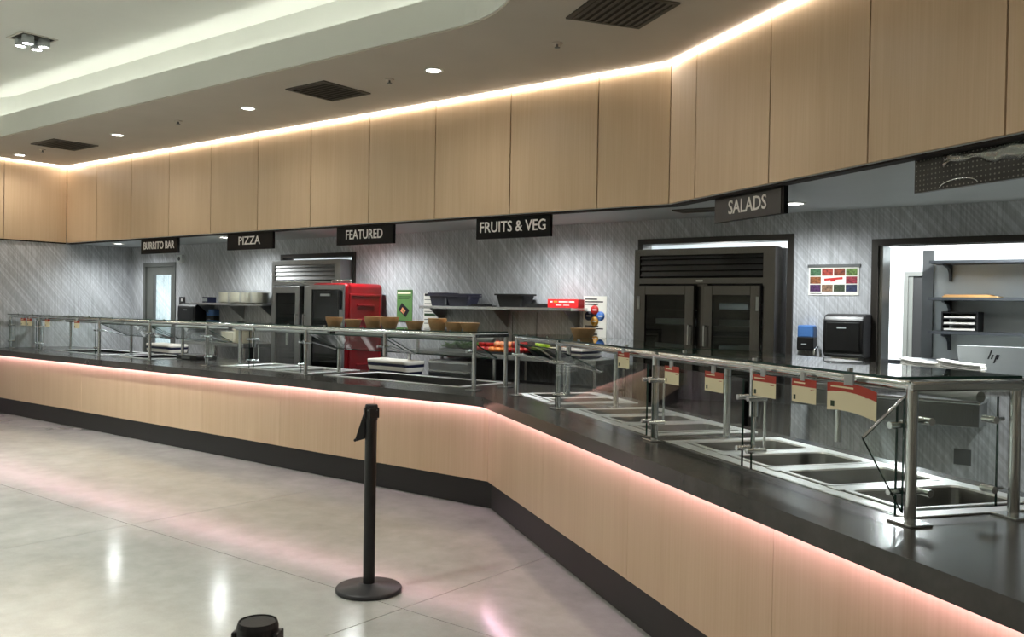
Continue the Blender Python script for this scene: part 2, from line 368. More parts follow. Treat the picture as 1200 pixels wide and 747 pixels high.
for a, b in zip(SJ, SJ[1:]):
    chl(MB().box(0, b-a-.012, 0, .02, 0, ZP1-ZP0).build('wood_panel', m_wood, so, loc=(a+.006, 6.39, ZP0)), so)
for a, b in zip(RJ, RJ[1:]):
    p = Fp(a+.006, 0); chl(MB().box(0, b-a-.012, 0, .02, 0, ZP1-ZP0).build('wood_panel', m_wood, so, loc=(p[0], p[1], ZP0), rz=AF), so)
for a, b in zip(YJ, YJ[1:]):
    chl(MB().box(0, .028, 0, a-b-.008, 0, ZP1-ZP0).build('wood_panel', m_wood, so, loc=(XL+.01, b+.004, ZP0)), so)
chl(MB().box(XL, XL+.012, 0, 6.4, ZK-.012, ZC-.02).build('backing', m_dark, so), so)
ld = lambda name, mb, lab: tag(mb.build(name, m_led), lab, 'light strip', 'linear lights along the top of the wood panels')
ld('linear_light', MB().box(XL+.04, PF[0]-.004, 6.360, 6.408, 3.522, ZC-.016), 'glowing line of light above the long run of wood panels')
ld('linear_light', MB().prism([Fp(0.004, -.03), Fp(7.6, -.03), Fp(7.6, .018), Fp(.004, .018)], 3.522, ZC-.016), 'glowing line of light above the wood panels on the right')
ld('linear_light', MB().box(XL+.012, XL+.062, .1, 6.35, 3.522, ZC-.016), 'glowing line of light above the end wall wood panels at the far left')
# ------------------------------------------------------------------ serving counter
K = kink(5.29, 1.875)
ct = empty('serving_counter', (K[0], K[1], 0), label='long wood fronted serving counter bending towards the right, with black base', cat='counter')
def strip(cL0, cL1, cR0, cR1, z0, z1, mb, t=0, xs=None, ss=None):
    k0, k1 = kink(cL0, cR0), kink(cL1, cR1); xs = XL+.002 if xs is None else xs; ss = SEND if ss is None else ss
    if t:
        A = (k0[0]-t, k0[1]); B = (k0[0]+uR[0]*t, k0[1]+uR[1]*t)
        bz = [((1-q)**2*A[0]+2*q*(1-q)*k0[0]+q*q*B[0], (1-q)**2*A[1]+2*q*(1-q)*k0[1]+q*q*B[1]) for q in (0, .25, .5, .75, 1)]
        mb.prism([(xs, cL0)]+bz[:3]+[k1, (xs, cL1)], z0, z1)
        mb.prism(bz[2:]+[R(ss, cR0), R(ss, cR1), k1], z0, z1)
    else:
        mb.prism([(xs, cL0), k0, k1, (xs, cL1)], z0, z1); mb.prism([k0, R(ss, cR0), R(ss, cR1), k1], z0, z1)
    return mb
chl(strip(5.325, 5.36, 1.908, 1.943, .002, .215, MB()).build('toe_kick', m_toe, ct), ct)
chl(strip(5.312, 5.36, 1.897, 1.945, .215, .81, MB()).build('body', m_dark, ct), ct)
chl(strip(6.36, 6.42, 2.79, 2.85, .002, .788, MB()).build('back_panel', m_steel_dk, ct), ct)
xk = K[0]; xs = [XL+.002]+[xk-1.27*i for i in range(6, -1, -1)]
for a, b in zip(xs, xs[1:]):
    if b-a > .2: chl(MB().box(0, b-a-.0025, 0, .02, 0, .595).build('wood_panel', m_wood, ct, loc=(a+.001, 5.29, .213)), ct)
sk = K[0]*uR[0]+K[1]*uR[1]; ss = [sk, -5.307, -4.033, -2.789, -1.52, -.25, SEND]
for a, b in zip(ss, ss[1:]):
    p = R(a+.0012, 1.875); chl(MB().box(0, b-a-.0025, 0, .02, 0, .595).build('wood_panel', m_wood, ct, loc=(p[0], p[1], .213), rz=AR), ct)
p = R(SEND-.02, 1.9); chl(MB().box(0, .02, 0, .9, 0, .78).build('end_panel', m_wood, ct, loc=(p[0], p[1], .005), rz=AR), ct)
tag(strip(5.250, 5.284, 1.836, 1.868, .800, .810, MB(), xs=XL+.02, ss=SEND-.03).build('counter_glow_light', m_pink), 'pink light strip hidden under the counter edge washing the wood front', 'light strip')
LW = [(-12.35, -11.0), (-10.72, -9.85), (-8.42, -7.02), (-6.72, -5.0)]
RW = [(-6.76, -5.98), (-5.68, -4.41), (-4.19, -2.46)]
top = MB(); zs0, zs1 = .79, ZT
strip(5.23, 5.245, 1.815, 1.83, zs0, zs1, top, t=.13); strip(5.245, 5.70, 1.83, 2.17, zs0+.022, zs1, top, t=.126); strip(6.40, 6.50, 2.83, 2.95, zs0, zs1, top)
k0, k1 = kink(5.70, 2.17), kink(6.40, 2.83)
e = XL+.002
for a, b in LW: top.box(e, a, 5.70, 6.40, zs0, zs1); e = b
top.prism([(e, 5.70), k0, k1, (e, 6.40)], zs0, zs1)
top.prism([k0, R(RW[0][0], 2.17), R(RW[0][0], 2.83), k1], zs0, zs1)
for (a, b), c in zip(RW, [RW[1][0], RW[2][0], SEND]): top.prism([R(b, 2.17), R(c, 2.17), R(c, 2.83), R(b, 2.83)], zs0, zs1)
tag(top.build('countertop', m_stone), 'dark grey stone worktop running along the whole serving counter', 'worktop')
# ------------------------------------------------------------------ food wells and pans
def well(x, y, rz, wd, dp, depth, label, m_in, drop=True):
    t = empty('food_well', (x, y, ZT), rz, label, 'food well', 'drop-in wells of the serving counter')
    r = MB(); z = .006; e = .058
    r.box(-.012, wd+.012, -.012, e, 0, z).box(-.012, wd+.012, dp-e, dp+.012, 0, z).box(-.012, e, e, dp-e, 0, z).box(wd-e, wd+.012, e, dp-e, 0, z)
    r.build('rim', m_rim_lit, t, bevel=.002)
    b = MB(); a = e-.004
    b.box(a, wd-a, a, dp-a, -depth, -depth+.01).box(a, wd-a, a, a+.01, -depth, 0).box(a, wd-a, dp-a-.01, dp-a, -depth, 0).box(a, a+.01, a, dp-a, -depth, 0).box(wd-a-.01, wd-a, a, dp-a, -depth, 0)
    b.build('basin', m_in, t)
    return t
ord_ = ['first', 'second', 'third', 'fourth', 'fifth']
pm = MB()
def rect(hx, hy, r, z, n=4):
    return [(x, y, z) for x, y in rrect(-hx, hx, -hy, hy, r, n)]
rings = [rect(.170, .268, .02, .004), rect(.170, .268, .02, .009), rect(.150, .248, .03, .009), rect(.146, .244, .03, .002), rect(.135, .232, .04, -.095), rect(.120, .217, .03, -.10)]
n = len(rings[0])
pm.add(sum(rings, []), [(k*n+i, k*n+(i+1) % n, (k+1)*n+(i+1) % n, (k+1)*n+i) for k in range(len(rings)-1) for i in range(n)], 0, False)
pm.add(rings[-1], [tuple(range(n))], 0)
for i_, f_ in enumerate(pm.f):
    if max(pm.v[q_][2] for q_ in f_) < .003: pm.m[i_] = 1  # inside faces take the darkened steel, their shade painted in
PAN = pm.mesh('food_pan', [m_rim_lit, m_pan])
nm = ['in the farthest salad bar well', 'in the middle salad bar well', 'in the nearest salad bar well']
cnt = [2, 3, 4]
for (a, b), nn, c in zip(RW, nm, cnt):
    p = R(a, 2.17); well(p[0], p[1], AR, b-a, .66, .2, 'steel framed cold well '+{'f': 'farthest along the salad bar', 'm': 'in the middle of the salad bar', 'n': 'at the near end of the salad bar'}[nn[7]], m_steel_dk)
    pitch = (b-a-.07)/c
    for i in range(c):
        q = R(a+.035+pitch*(i+.5), 2.50)
        tag(inst('food_pan', PAN, None, (q[0], q[1], ZT+.003), (0, 0, AR)), ord_[c-1-i]+' empty steel pan from the near end '+nn, 'pan', 'empty steel pans in the salad bar')
    for i in range(1, c):   # adaptor bars between the pans
        q = R(a+.035+pitch*i-.5*(pitch-.342), 2.215)
        tag(MB().box(0, max(.02, pitch-.342), 0, .575, 0, .004).build('adaptor_bar', m_rim_lit, None, loc=(q[0], q[1], ZT+.0065), rz=AR), 'flat steel bar beside '+ord_[c-1-i]+' pan from near end '+nn, 'bar', 'adaptor bars between the pans')
well(-6.72, 5.70, 0, 1.72, .70, .13, 'long empty steel well below the kraft bowls', m_steel_dk)
well(-8.42, 5.70, 0, 1.40, .70, .2, 'steel well with three pans in front of the left refrigerator', m_steel_dk)
for i in range(3):
    tag(inst('food_pan', PAN, None, (-8.42+.035+.443*(i+.5), 6.05, ZT+.003)), ord_[i]+' empty steel pan from the left in the well before the left refrigerator', 'pan', 'empty pans before the left refrigerator')
    if i: tag(MB().box(0, .1, 0, .62, 0, .004).build('adaptor_bar', m_rim_lit, None, loc=(-8.42+.035+.443*i-.05, 5.74, ZT+.0065)), 'flat steel bar right of the '+ord_[i-1]+' pan before the left refrigerator', 'bar')
well(-12.35, 5.70, 0, 1.35, .70, .04, 'shallow hot plate well at the far left end of the counter', m_black)
well(-10.72, 5.70, 0, .87, .70, .04, 'shallow hot plate well in front of the grey door', m_black)
# ------------------------------------------------------------------ sneeze guards
GZ = .45   # rail height above the worktop
def guard(fr, rz, x0, x1, yf, dp, label, hang=None, front='closed', right_end=False, left_posts=True, tube=True, end_glass=False, short_rear=False):
    W = x1-x0; w0 = fr(x0, yf)
    t = empty('sneeze_guard', (w0[0], w0[1], ZT), rz, label, 'sneeze guard', 'glass sneeze guards along the serving counter')
    def post(x, y):
        o = MB().tube((x, y, .008), (x, y, GZ), .019, seg=14).build('post', m_chrome, t)
        MB().box(x-.055, x+.055, y-.045, y+.045, 0, .009).build('base_plate', m_chrome, o, bevel=.002)
    xs = ([0] if left_posts else [])+([W] if right_end else [])
    for x in xs: post(x, 0); post(x, dp)
    MB().tube((0, 0, GZ), (W, 0, GZ), .019, seg=14).build('front_rail', m_chrome, t)
    MB().tube((0, dp, GZ), (W, dp, GZ), .016, seg=12).build('rear_rail', m_chrome, t)
    for x in xs: MB().box(x-.02, x+.02, -.018, dp+.018, GZ-.017, GZ+.017).build('cross_rail', m_chrome, t, bevel=.008)
    MB().box(.012, W-.012, -.05, dp+.04, GZ+.022, GZ+.032, 0, 1).build('top_glass', [m_glass, m_edge], t)
    for k in range(max(2, int(W/.5))):
        x = W*(k+.5)/max(2, int(W/.5)); MB().tube((x, 0, GZ+.012), (x, 0, GZ+.04), .011, seg=10).build('glass_fixing', m_chrome, t)
    bays = [0, W] if hang is None else [0, hang-x0, W]
    for x in bays[1:-1]:
        o = MB().tube((x, 0, .24), (x, 0, GZ), .019, seg=14).build('hanger', m_chrome, t)
        MB().box(x-.02, x+.02, -.018, dp+.018, GZ-.017, GZ+.017).build('cross_rail', m_chrome, t, bevel=.008)
        MB().tube((x, dp, .12 if short_rear else .25), (x, dp, GZ), .016, seg=12).build('hanger', m_chrome, t)
    for a, b in zip(bays, bays[1:]):
        if front == 'closed':
            MB().box(a+.035, b-.035, -.034, -.024, .022, .40, 0, 1).build('front_glass', [m_glass, m_edge], t)
            zz = (.32, .10)
        elif front == 'swung':
            o = MB().box(a+.035, b-.035, -.005, .005, -.38, 0, 0, 1).build('front_glass', [m_glass, m_edge], t, loc=(0, .0, .405)); o.rotation_euler[0] = math.radians(66)
            for x in (a+.05, b-.05): MB().tube((x, .0, .33), (x, .33, .245), .006, seg=8).build('swing_arm', m_chrome, t)
            zz = (.32,)
        for x in (a+.04, b-.04):
            for z in zz:
                c = MB().tube((x, -.055, z), (x, .035, z), .012, seg=10)
                if z > .2 or x == a+.04: c.tube((x-(.04 if x < (a+b)/2 else -.04), 0, z), (x, 0, z), .008, seg=8)
                c.build('clamp', m_chrome, t)
            if front == 'closed': MB().tube((x, .03, .10), (x, .03, .32), .006, seg=8).build('clamp_rod', m_chrome, t)
    if tube: MB().tube((.06, dp-.09, .405), (W-.06, dp-.09, .405), .02, seg=14).build('light_tube', m_grey, t)
    if end_glass:
        MB().box(W-.05, W-.04, .03, dp-.03, .03, .41, 0, 1).build('end_glass', [m_glass, m_edge], t)
        for y, z in ((.10, .33), (dp-.06, .33), (.10, .09), (dp-.06, .09)):
            MB().tube((W-.075, y, z), (W-.02, y, z), .013, seg=12).tube((W-.05, y, z), (W-.05, dp if y > .2 else 0, z), .007, seg=8).build('clamp', m_chrome, t)
        wing = MB(); x = W-.03
        vs = [(x, -.01, .415), (x, -.17, .28), (x, -.01, .03)]; vs2 = [(a+.01, b, c) for a, b, c in vs]
        wing.add(vs+vs2, [(0, 2, 1), (3, 4, 5)], 0).add(vs+vs2, [(0, 1, 4, 3), (1, 2, 5, 4), (2, 0, 3, 5)], 1)
        o = wing.build('side_wing', [m_glass, m_edge], t)
        MB().tube((x+.005, -.005, .418), (x+.005, -.172, .284), .005, seg=8).build('wing_trim', m_chrome, o)
    return t
Lf = lambda x, y: (x, y)
guard(Lf, 0, -13.36, -12.47, 5.60, .42, 'short glass sneeze guard against the far left wall')
guard(Lf, 0, -12.47, -10.87, 5.60, .42, 'glass sneeze guard with small price cards near the far left end')
guard(Lf, 0, -10.87, -9.70, 5.60, .42, 'glass sneeze guard with swung up panel in front of the grey door', front='swung')
guard(Lf, 0, -9.70, -8.55, 5.60, .42, 'glass sneeze guard with swung up panel before the left plate shelf', front='swung')
guard(Lf, 0, -8.55, -6.89, 5.60, .42, 'glass sneeze guard in front of the left refrigerator', hang=-7.72)
guard(Lf, 0, -6.89, -4.75, 5.60, .42, 'glass sneeze guard carrying kraft bowls in front of the red cabinet', hang=-5.80, front='swung', right_end=True)
guard(R, AR, -6.65, -5.72, 2.12, .43, 'first sneeze guard past the bend, with one kraft bowl on top', front='swung', tube=False)
guard(R, AR, -5.72, -4.25, 2.12, .43, 'sneeze guard at the middle of the salad bar with one hanging card')
guard(R, AR, -4.25, -2.39, 2.12, .43, 'nearest sneeze guard, at the right end of the salad bar', hang=-3.32, right_end=True, end_glass=True, short_rear=True)
# cards on the guards
def card(x, y, rz, z, w_, h_, label, fan=False, grp='red and cream food cards on the salad bar'):
    t = empty('food_card', (x, y, z), rz, label, 'card', grp); n_ = 8
    def slab(z0, z1, th, m, nm_, off=0.0):
        mb = MB()
        for i in range(n_):
            a, b = w_*i/n_, w_*(i+1)/n_
            cv = (lambda q: -.10*w_*((q/w_-.35)**2)*1.8) if fan else (lambda q: 0)
            vs = []
            for yy in (-th, 0):
                for q in (a, b):
                    for zz in (z0, z1): vs.append((q, yy-off, zz+cv(q)))
            # order: (y0,a,z0)0 (y0,a,z1)1 (y0,b,z0)2 (y0,b,z1)3 (y1..)4..7
            mb.add(vs, [(0, 2, 3, 1), (4, 5, 7, 6), (0, 4, 6, 2), (1, 3, 7, 5)]+([(0, 1, 5, 4)] if i == 0 else [])+([(2, 6, 7, 3)] if i == n_-1 else []))
        return mb.build(nm_, m, t)
    b = slab(0, h_*.68, .0015, m_cream, 'card_body'); hd = slab(h_*.68, h_, .002, m_cardred, 'card_header')
    MB().box(w_*.08, w_*.55, -.003, -.002, h_*.80, h_*.86).build('printed_line', m_cream, hd)
    MB().box(w_*.78, w_*.93, -.0025, -.0015, h_*.56, h_*.585).build('printed_line', m_cardred, b)
    MB().box(w_*.08, w_*.16, -.0025, -.0015, h_*.10, h_*.30).build('leaf_print', m_dgreen, b)
    MB().box(w_*.36, w_*.54, -.004, .004, h_*.93, h_*1.3).build('clip', m_grey, t)
    return t
for i, (s0, z0, w_, fan, lab) in enumerate([
    (-4.63, 1.225, .15, 0, 'red and cream food card hanging left of the middle salad bar post'),
    (-4.055, 1.185, .15, 0, 'red and cream food card just right of the middle salad bar post'),
    (-3.653, 1.187, .16, 0, 'red and cream food card before the rear post of the nearest guard'),
    (-3.257, 1.203, .165, 0, 'red and cream food card just right of the hanging glass clamp'),
    (-2.982, 1.208, .15, 0, 'red and cream food card second from the right end post'),
    (-2.766, 1.205, .262, 1, 'large curved red and cream card beside the right end post')]):
    q = R(s0, 2.075); card(q[0], q[1], AR, z0, w_, .09 if not fan else .10, lab, fan)
for x, lab in ((-12.93, 'tiny cream card on the guard at the far left wall'), (-12.74, 'tiny cream card just left of the second post'), (-12.22, 'tiny cream card just right of the second post'), (-11.42, 'tiny cream card right of a thin post near the far left')):
    card(x, 5.555, 0, 1.195, .14, .10, lab, grp='cards at the far left')
# kraft bowls on top of the guards
def bowl(name, x, y, z, k, label, r=.085, h=.066):
    t = empty(name, (x, y, z), 0, label, 'bowl', 'kraft paper bowls on the sneeze guards')
    for i in range(k):
        zz = i*.016
        MB().lathe([(.001, zz), (r*.72, zz), (r, zz+h), (r*1.03, zz+h+.002), (r*.97, zz+h), (r*.69, zz+.004), (.001, zz+.004)], seg=20).build('paper_bowl', m_kraft, t)
    return t
BX = [(-6.36, 2, 'leftmost kraft bowl stack, in front of the red cabinet'), (-6.10, 1, 'low kraft bowl second from the left'), (-5.84, 3, 'tall stack of kraft bowls third from the left'), (-5.63, 3, 'tall stack of kraft bowls below the right edge of the red cabinet'), (-5.33, 1, 'single kraft bowl below the green poster'), (-5.06, 3, 'tall kraft bowl stack below the white notice'), (-4.87, 1, 'low kraft bowl second from the right end of the row'), (-4.69, 1, 'rightmost kraft bowl of the long row')]
BXX = [-6.74, -6.47, -6.19, -5.97, -5.65, -5.37, -5.17, -4.99]
for (x, k_, lab), x2 in zip(BX, BXX): bowl('kraft_bowl', x2, 5.82, ZT+GZ+.033, k_, lab)
q = R(-5.855, 2.35); bowl('kraft_bowl', q[0], q[1], ZT+GZ+.033, 1, 'lone kraft bowl on the guard before the round badge poster', .09)
# ------------------------------------------------------------------ stanchions
def stanchion(x, y, rz, label, belt):
    t = empty('stanchion', (x, y, 0), rz, label, 'stanchion', 'black queue stanchions')
    MB().lathe([(.168, .0), (.178, .004), (.178, .020), (.172, .027), (.06, .036), (.05, .044), (.036, .046)], seg=48).build('base', m_base, t)
    MB().lathe([(.032, .03), (.032, .935)], seg=24).build('post', m_stan, t)
    h = MB().lathe([(.033, .93), (.0345, .934), (.0345, 1.006), (.032, 1.014), (.030, 1.014), (.029, 1.011), (.001, 1.011)], seg=32, smooth=False).build('head', m_blackm, t)
    MB().lathe([(.001, 1.0112), (.0285, 1.0112), (.0285, 1.0125), (.001, 1.0125)], seg=28, smooth=False).build('cap_sheen_disc', m_base, h)  # lighter disc: grey reflection on the cap put into its colour
    for k in range(4):
        a = math.pi/2*k+.4
        mb = MB().box(-.018, .018, .030, .040, .942, .998); o = mb.build('belt_slot', m_black, h, bevel=.003); o.rotation_euler[2] = a
        MB().tube((.034*math.cos(a+.78), .034*math.sin(a+.78), .985), (.037*math.cos(a+.78), .037*math.sin(a+.78), .985), .004, seg=8).build('rivet', m_mgrey, h)
    if belt:
        mb = MB(); pr = [(-.030, .965), (-.040, .965), (-.082, .83), (-.078, .815), (-.030, .83)]
        vs = [(a, -.02, c) for a, c in pr]+[(a, .02, c) for a, c in pr]; n_ = len(pr)
        mb.add(vs, [tuple(range(n_)), tuple(range(2*n_-1, n_-1, -1))]+[(i, n_+i, n_+(i+1) % n_, (i+1) % n_) for i in range(n_)])
        b = mb.build('belt_end', m_black, t, bevel=.003)
        MB().tube((-.082, -.024, .822), (-.082, .024, .822), .008, seg=10).build('belt_buckle', m_black, b)
    return t
stanchion(-3.559, 3.343, math.radians(38), 'black queue post with belt end standing alone on the concrete floor', True)
stanchion(-1.255, .926, math.radians(10), 'top of a near black queue post at the bottom edge', False)
# ------------------------------------------------------------------ hanging signs
def sign(x, y, rz, w_, body, tw, label, m_face=None, z0=2.192, h=.206, cap=.14, tz=.0, tx=0):
    t = empty('hanging_sign', (x, y, z0), rz, label, 'sign', 'station signs under the wood bulkhead')
    MB().box(0, w_, 0, .035, 0, h).build('sign_board', m_sign, t, bevel=.002)
    if m_face: MB().box(.006, w_-.03, -.003, 0, .004, h-.02).build('sign_face', m_face, t)
    for xx in (.12, w_-.12): MB().tube((xx, .017, h), (xx, .017, ZK-z0+.002), .006, seg=8).build('hanger_rod', m_black, t)
    o = text(body, 'lettering', m_letter, cap, t, (w_/2+tx, -.004, h/2+tz), bold=.0012)
    o.scale[0] = tw/o.dimensions[0] if o.dimensions[0] else 1
    return t
sign(-11.41, 6.44, 0, .885, 'BURRITO BAR', .74, 'black BURRITO BAR sign above the grey door')
sign(-9.44, 6.44, 0, .89, 'PIZZA', .42, 'black PIZZA sign above the left plate shelf')
sign(-7.44, 6.44, 0, .865, 'FEATURED', .56, 'black FEATURED sign above the red cabinet')
sign(-5.465, 6.44, 0, .86, 'FRUITS & VEG', .76, 'black FRUITS & VEG sign above the steel wall shelf')
p = Fp(.545, .075); sign(p[0], p[1], AF, .82, 'SALADS', .45, 'charcoal SALADS sign above the right refrigerator', m_signg, 2.205, .188)
# perforated panel with crumpled film
k = NT('perforated_black'); tc = k.n('ShaderNodeTexCoord'); mp = k.n('ShaderNodeMapping'); mp.inputs['Scale'].default_value = (38, 0, 38); k.l(tc.outputs['Object'], mp.inputs[0])
fr_ = k.n('ShaderNodeVectorMath', _operation='FRACTION'); k.l(mp.outputs[0], fr_.inputs[0]); sb = k.n('ShaderNodeVectorMath', _operation='SUBTRACT'); sb.inputs[1].default_value = (.5, 0, .5); k.l(fr_.outputs[0], sb.inputs[0])
ln = k.n('ShaderNodeVectorMath', _operation='LENGTH'); k.l(sb.outputs[0], ln.inputs[0]); ls = k.n('ShaderNodeMath', _operation='LESS_THAN'); ls.inputs[1].default_value = .16; k.l(ln.outputs['Value'], ls.inputs[0])
mx = k.n('ShaderNodeMix', _data_type='RGBA'); mx.inputs[6].default_value = c4(srgb(22, 22, 22)); mx.inputs[7].default_value = c4(srgb(125, 124, 116)); k.l(ls.outputs[0], mx.inputs[0]); k.l(mx.outputs[2], k.b.inputs['Base Color']); k.b.inputs['Roughness'].default_value = .3
p = Fp(2.46, .10); t = empty('perforated_panel', (p[0], p[1], 2.21), AF, 'black perforated panel with crumpled film under the bulkhead at the right', 'panel')
MB().box(0, 1.3, 0, .03, 0, .19).build('panel_board', k.m, t)
mb = MB(); nx = 24
for i in range(nx+1):
    x = .20+1.1*i/nx; lo = .115+.022*math.sin(i*.55)+.012*math.sin(i*1.7); hi = .168+.014*math.sin(i*.8+1)
    for j in range(5):
        z = lo+(hi-lo)*j/4; mb.v.append((x, -.008-.005*math.sin(i*1.3+j*2.1), z))
for i in range(nx):
    for j in range(4): a = i*5+j; mb.f.append((a, a+5, a+6, a+1)); mb.m.append(0); mb.sm.append(True)
o = mb.build('film', m_film, t); sol = o.modifiers.new('solid', 'SOLIDIFY'); sol.thickness = .001
MB().path([(.30+.12*math.cos(q_*.3), -.006, .008+.035*math.sin(q_*.3)) for q_ in range(11)], .003, 6).build('film_edge', m_chrome, t)
# ------------------------------------------------------------------ ceiling fittings
def vent(cx, cy, sx, sy, rz, z, label, nb=9):
    t = empty('ceiling_vent', (cx, cy, z), rz, label, 'vent', 'square ceiling air vents')
    a, b, f = sx/2, sy/2, .03
    MB().box(-a, a, -b, b, -.002, .0).build('vent_throat', m_ventd, t)
    MB().box(-a, a, -b, -b+f, -.012, -.002).box(-a, a, b-f, b, -.012, -.002).box(-a, -a+f, -b+f, b-f, -.012, -.002).box(a-f, a, -b+f, b-f, -.012, -.002).build('vent_frame', m_vent, t)
    for i in range(nb):
        y = -b+f+(2*b-2*f)*(i+.5)/nb
        o = MB().box(-a+f, a-f, -.5*(2*b-2*f)/nb*.8, .5*(2*b-2*f)/nb*.8, -.0015, .0015).build('blade', m_vent, t, loc=(0, y, -.008)); o.rotation_euler[0] = .25
    return t
vent(-6.47, 5.475, .54, .56, 0, ZC-.015, 'dark square vent in the taupe ceiling above the red cabinet')
vent(-11.52, 5.455, .63, .56, 0, ZC-.015, 'dark square vent in the taupe ceiling at the far left corner')
vent(-3.10, 5.10, .56, .56, AF, ZC-.015, 'large dark vent in the taupe ceiling near the bend')
vent(-3.32, 6.85, .5, .22, 0, ZK, 'slim vent in the low kitchen ceiling left of the SALADS sign', 4)
def downlight(x, y, z, watts, label, grp, rz=0, r=.065, col=(1, .93, .84)):
    t = empty('downlight', (x, y, z), rz, label, 'downlight', grp)
    MB().lathe([(r, -.001), (r+.018, -.001), (r+.016, -.007), (r, -.009), (r-.004, -.004)], seg=28, cap=False).build('trim_ring', m_white, t)
    MB().lathe([(.001, -.003), (r, -.003), (r, -.0005)], seg=28).build('lens', m_lens, t)
    lamp('lamp', 'SPOT', (0, 0, -.03), watts, col, r*.8, parent=t, angle=2.9)
    return t
for x, lab in ((-5.16, 'round ceiling light nearest the curve of the raised ceiling'), (-7.724, 'round ceiling light between the two smaller vents'), (-10.29, 'round ceiling light right of the far left vent'), (-12.885, 'round ceiling light in the far left corner')):
    downlight(x, 5.495, ZC-.015, W_DOWN, lab, 'round lights in the taupe ceiling')
for s_ in (1.3, 3.8, 6.3):
    p = Fp(s_, -1.15); downlight(p[0], p[1], ZC-.015, W_DOWN, 'added round ceiling light outside the picture over the right counter', 'added unseen lights over the right counter', 0)  # unseen lamps, added to light the right counter and floor
for x, lab in ((-12.657, 'round kitchen light left of the BURRITO BAR sign'), (-10.0, 'round kitchen light left of the PIZZA sign'), (-7.5, 'round kitchen light behind the FEATURED sign'), (-5.02, 'round kitchen light behind the FRUITS & VEG sign'), (-2.54, 'round kitchen light beside the SALADS sign'), (-.1, 'round kitchen light outside the picture at the right')):
    downlight(x, 6.79, ZK, W_KITCHEN, lab, 'round lights in the low kitchen ceiling', 0, .072, (.95, 1, 1))
for x, y, lab in ((-5.69, 5.5, 'small sprinkler left of the nearest ceiling light'), (-3.87, 5.46, 'small sprinkler near the bend of the bulkhead'), (-12.16, 5.47, 'small sprinkler beside the far left vent'), (-8.92, 5.45, 'small sprinkler between two far ceiling lights')):
    t = empty('sprinkler_head', (x, y, ZC-.015), 0, lab, 'sprinkler', 'ceiling sprinklers')
    MB().lathe([(.001, 0), (.042, 0), (.040, -.006), (.016, -.010), (.001, -.010)], seg=20).build('escutcheon', m_ceil, t)
    MB().lathe([(.008, -.010), (.008, -.03), (.022, -.032), (.022, -.036), (.001, -.036)], seg=14).build('deflector', m_mgrey, t)
def fixture(x, y, label):
    t = empty('four_lamp_fixture', (x, y, ZU), math.radians(0), label, 'ceiling light', 'four lamp fixtures in the raised ceiling')
    MB().box(-.15, .15, -.15, .15, -.004, 0).build('recess', m_ventd, t); MB().box(-.17, .17, -.17, -.15, -.008, 0).box(-.17, .17, .15, .17, -.008, 0).box(-.17, -.15, -.15, .15, -.008, 0).box(.15, .17, -.15, .15, -.008, 0).build('frame', m_hall, t)
    for a in (-1, 1):
        for b in (-1, 1):
            o = MB().lathe([(.050, -.004), (.055, -.008), (.055, -.085), (.048, -.085)], c=(a*.075, b*.075, 0), seg=18, cap=False).build('lamp_head', m_grey, t)
            MB().lathe([(.001, -.08), (.047, -.08), (.047, -.078)], c=(a*.075, b*.075, 0), seg=18).build('lens', m_lens, o)
    lamp('lamp', 'AREA', (0, 0, -.10), W_HALL, (1, .985, .94), .3, parent=t, spread=1.9)
fixture(-9.056, 3.968, 'four lamp light fixture in the raised ceiling')
for x in (-11.6, -9.056, -6.5, -4.3):
    for y in (.9, -2.2):
        fixture(x, y, 'four lamp fixture out of view, '+ord_[[-11.6, -9.056, -6.5, -4.3].index(x)]+' from the left in the '+('nearer' if y > 0 else 'farther')+' row')
for x in (-1.2, 1.6):
    for y in (.8, -2.2): downlight(x, y, ZC-.015, W_DOWN*2, 'added round ceiling light outside the picture above the viewer', 'added unseen lights above the viewer')  # unseen lamps overhead, added to brighten floor and counter at the right
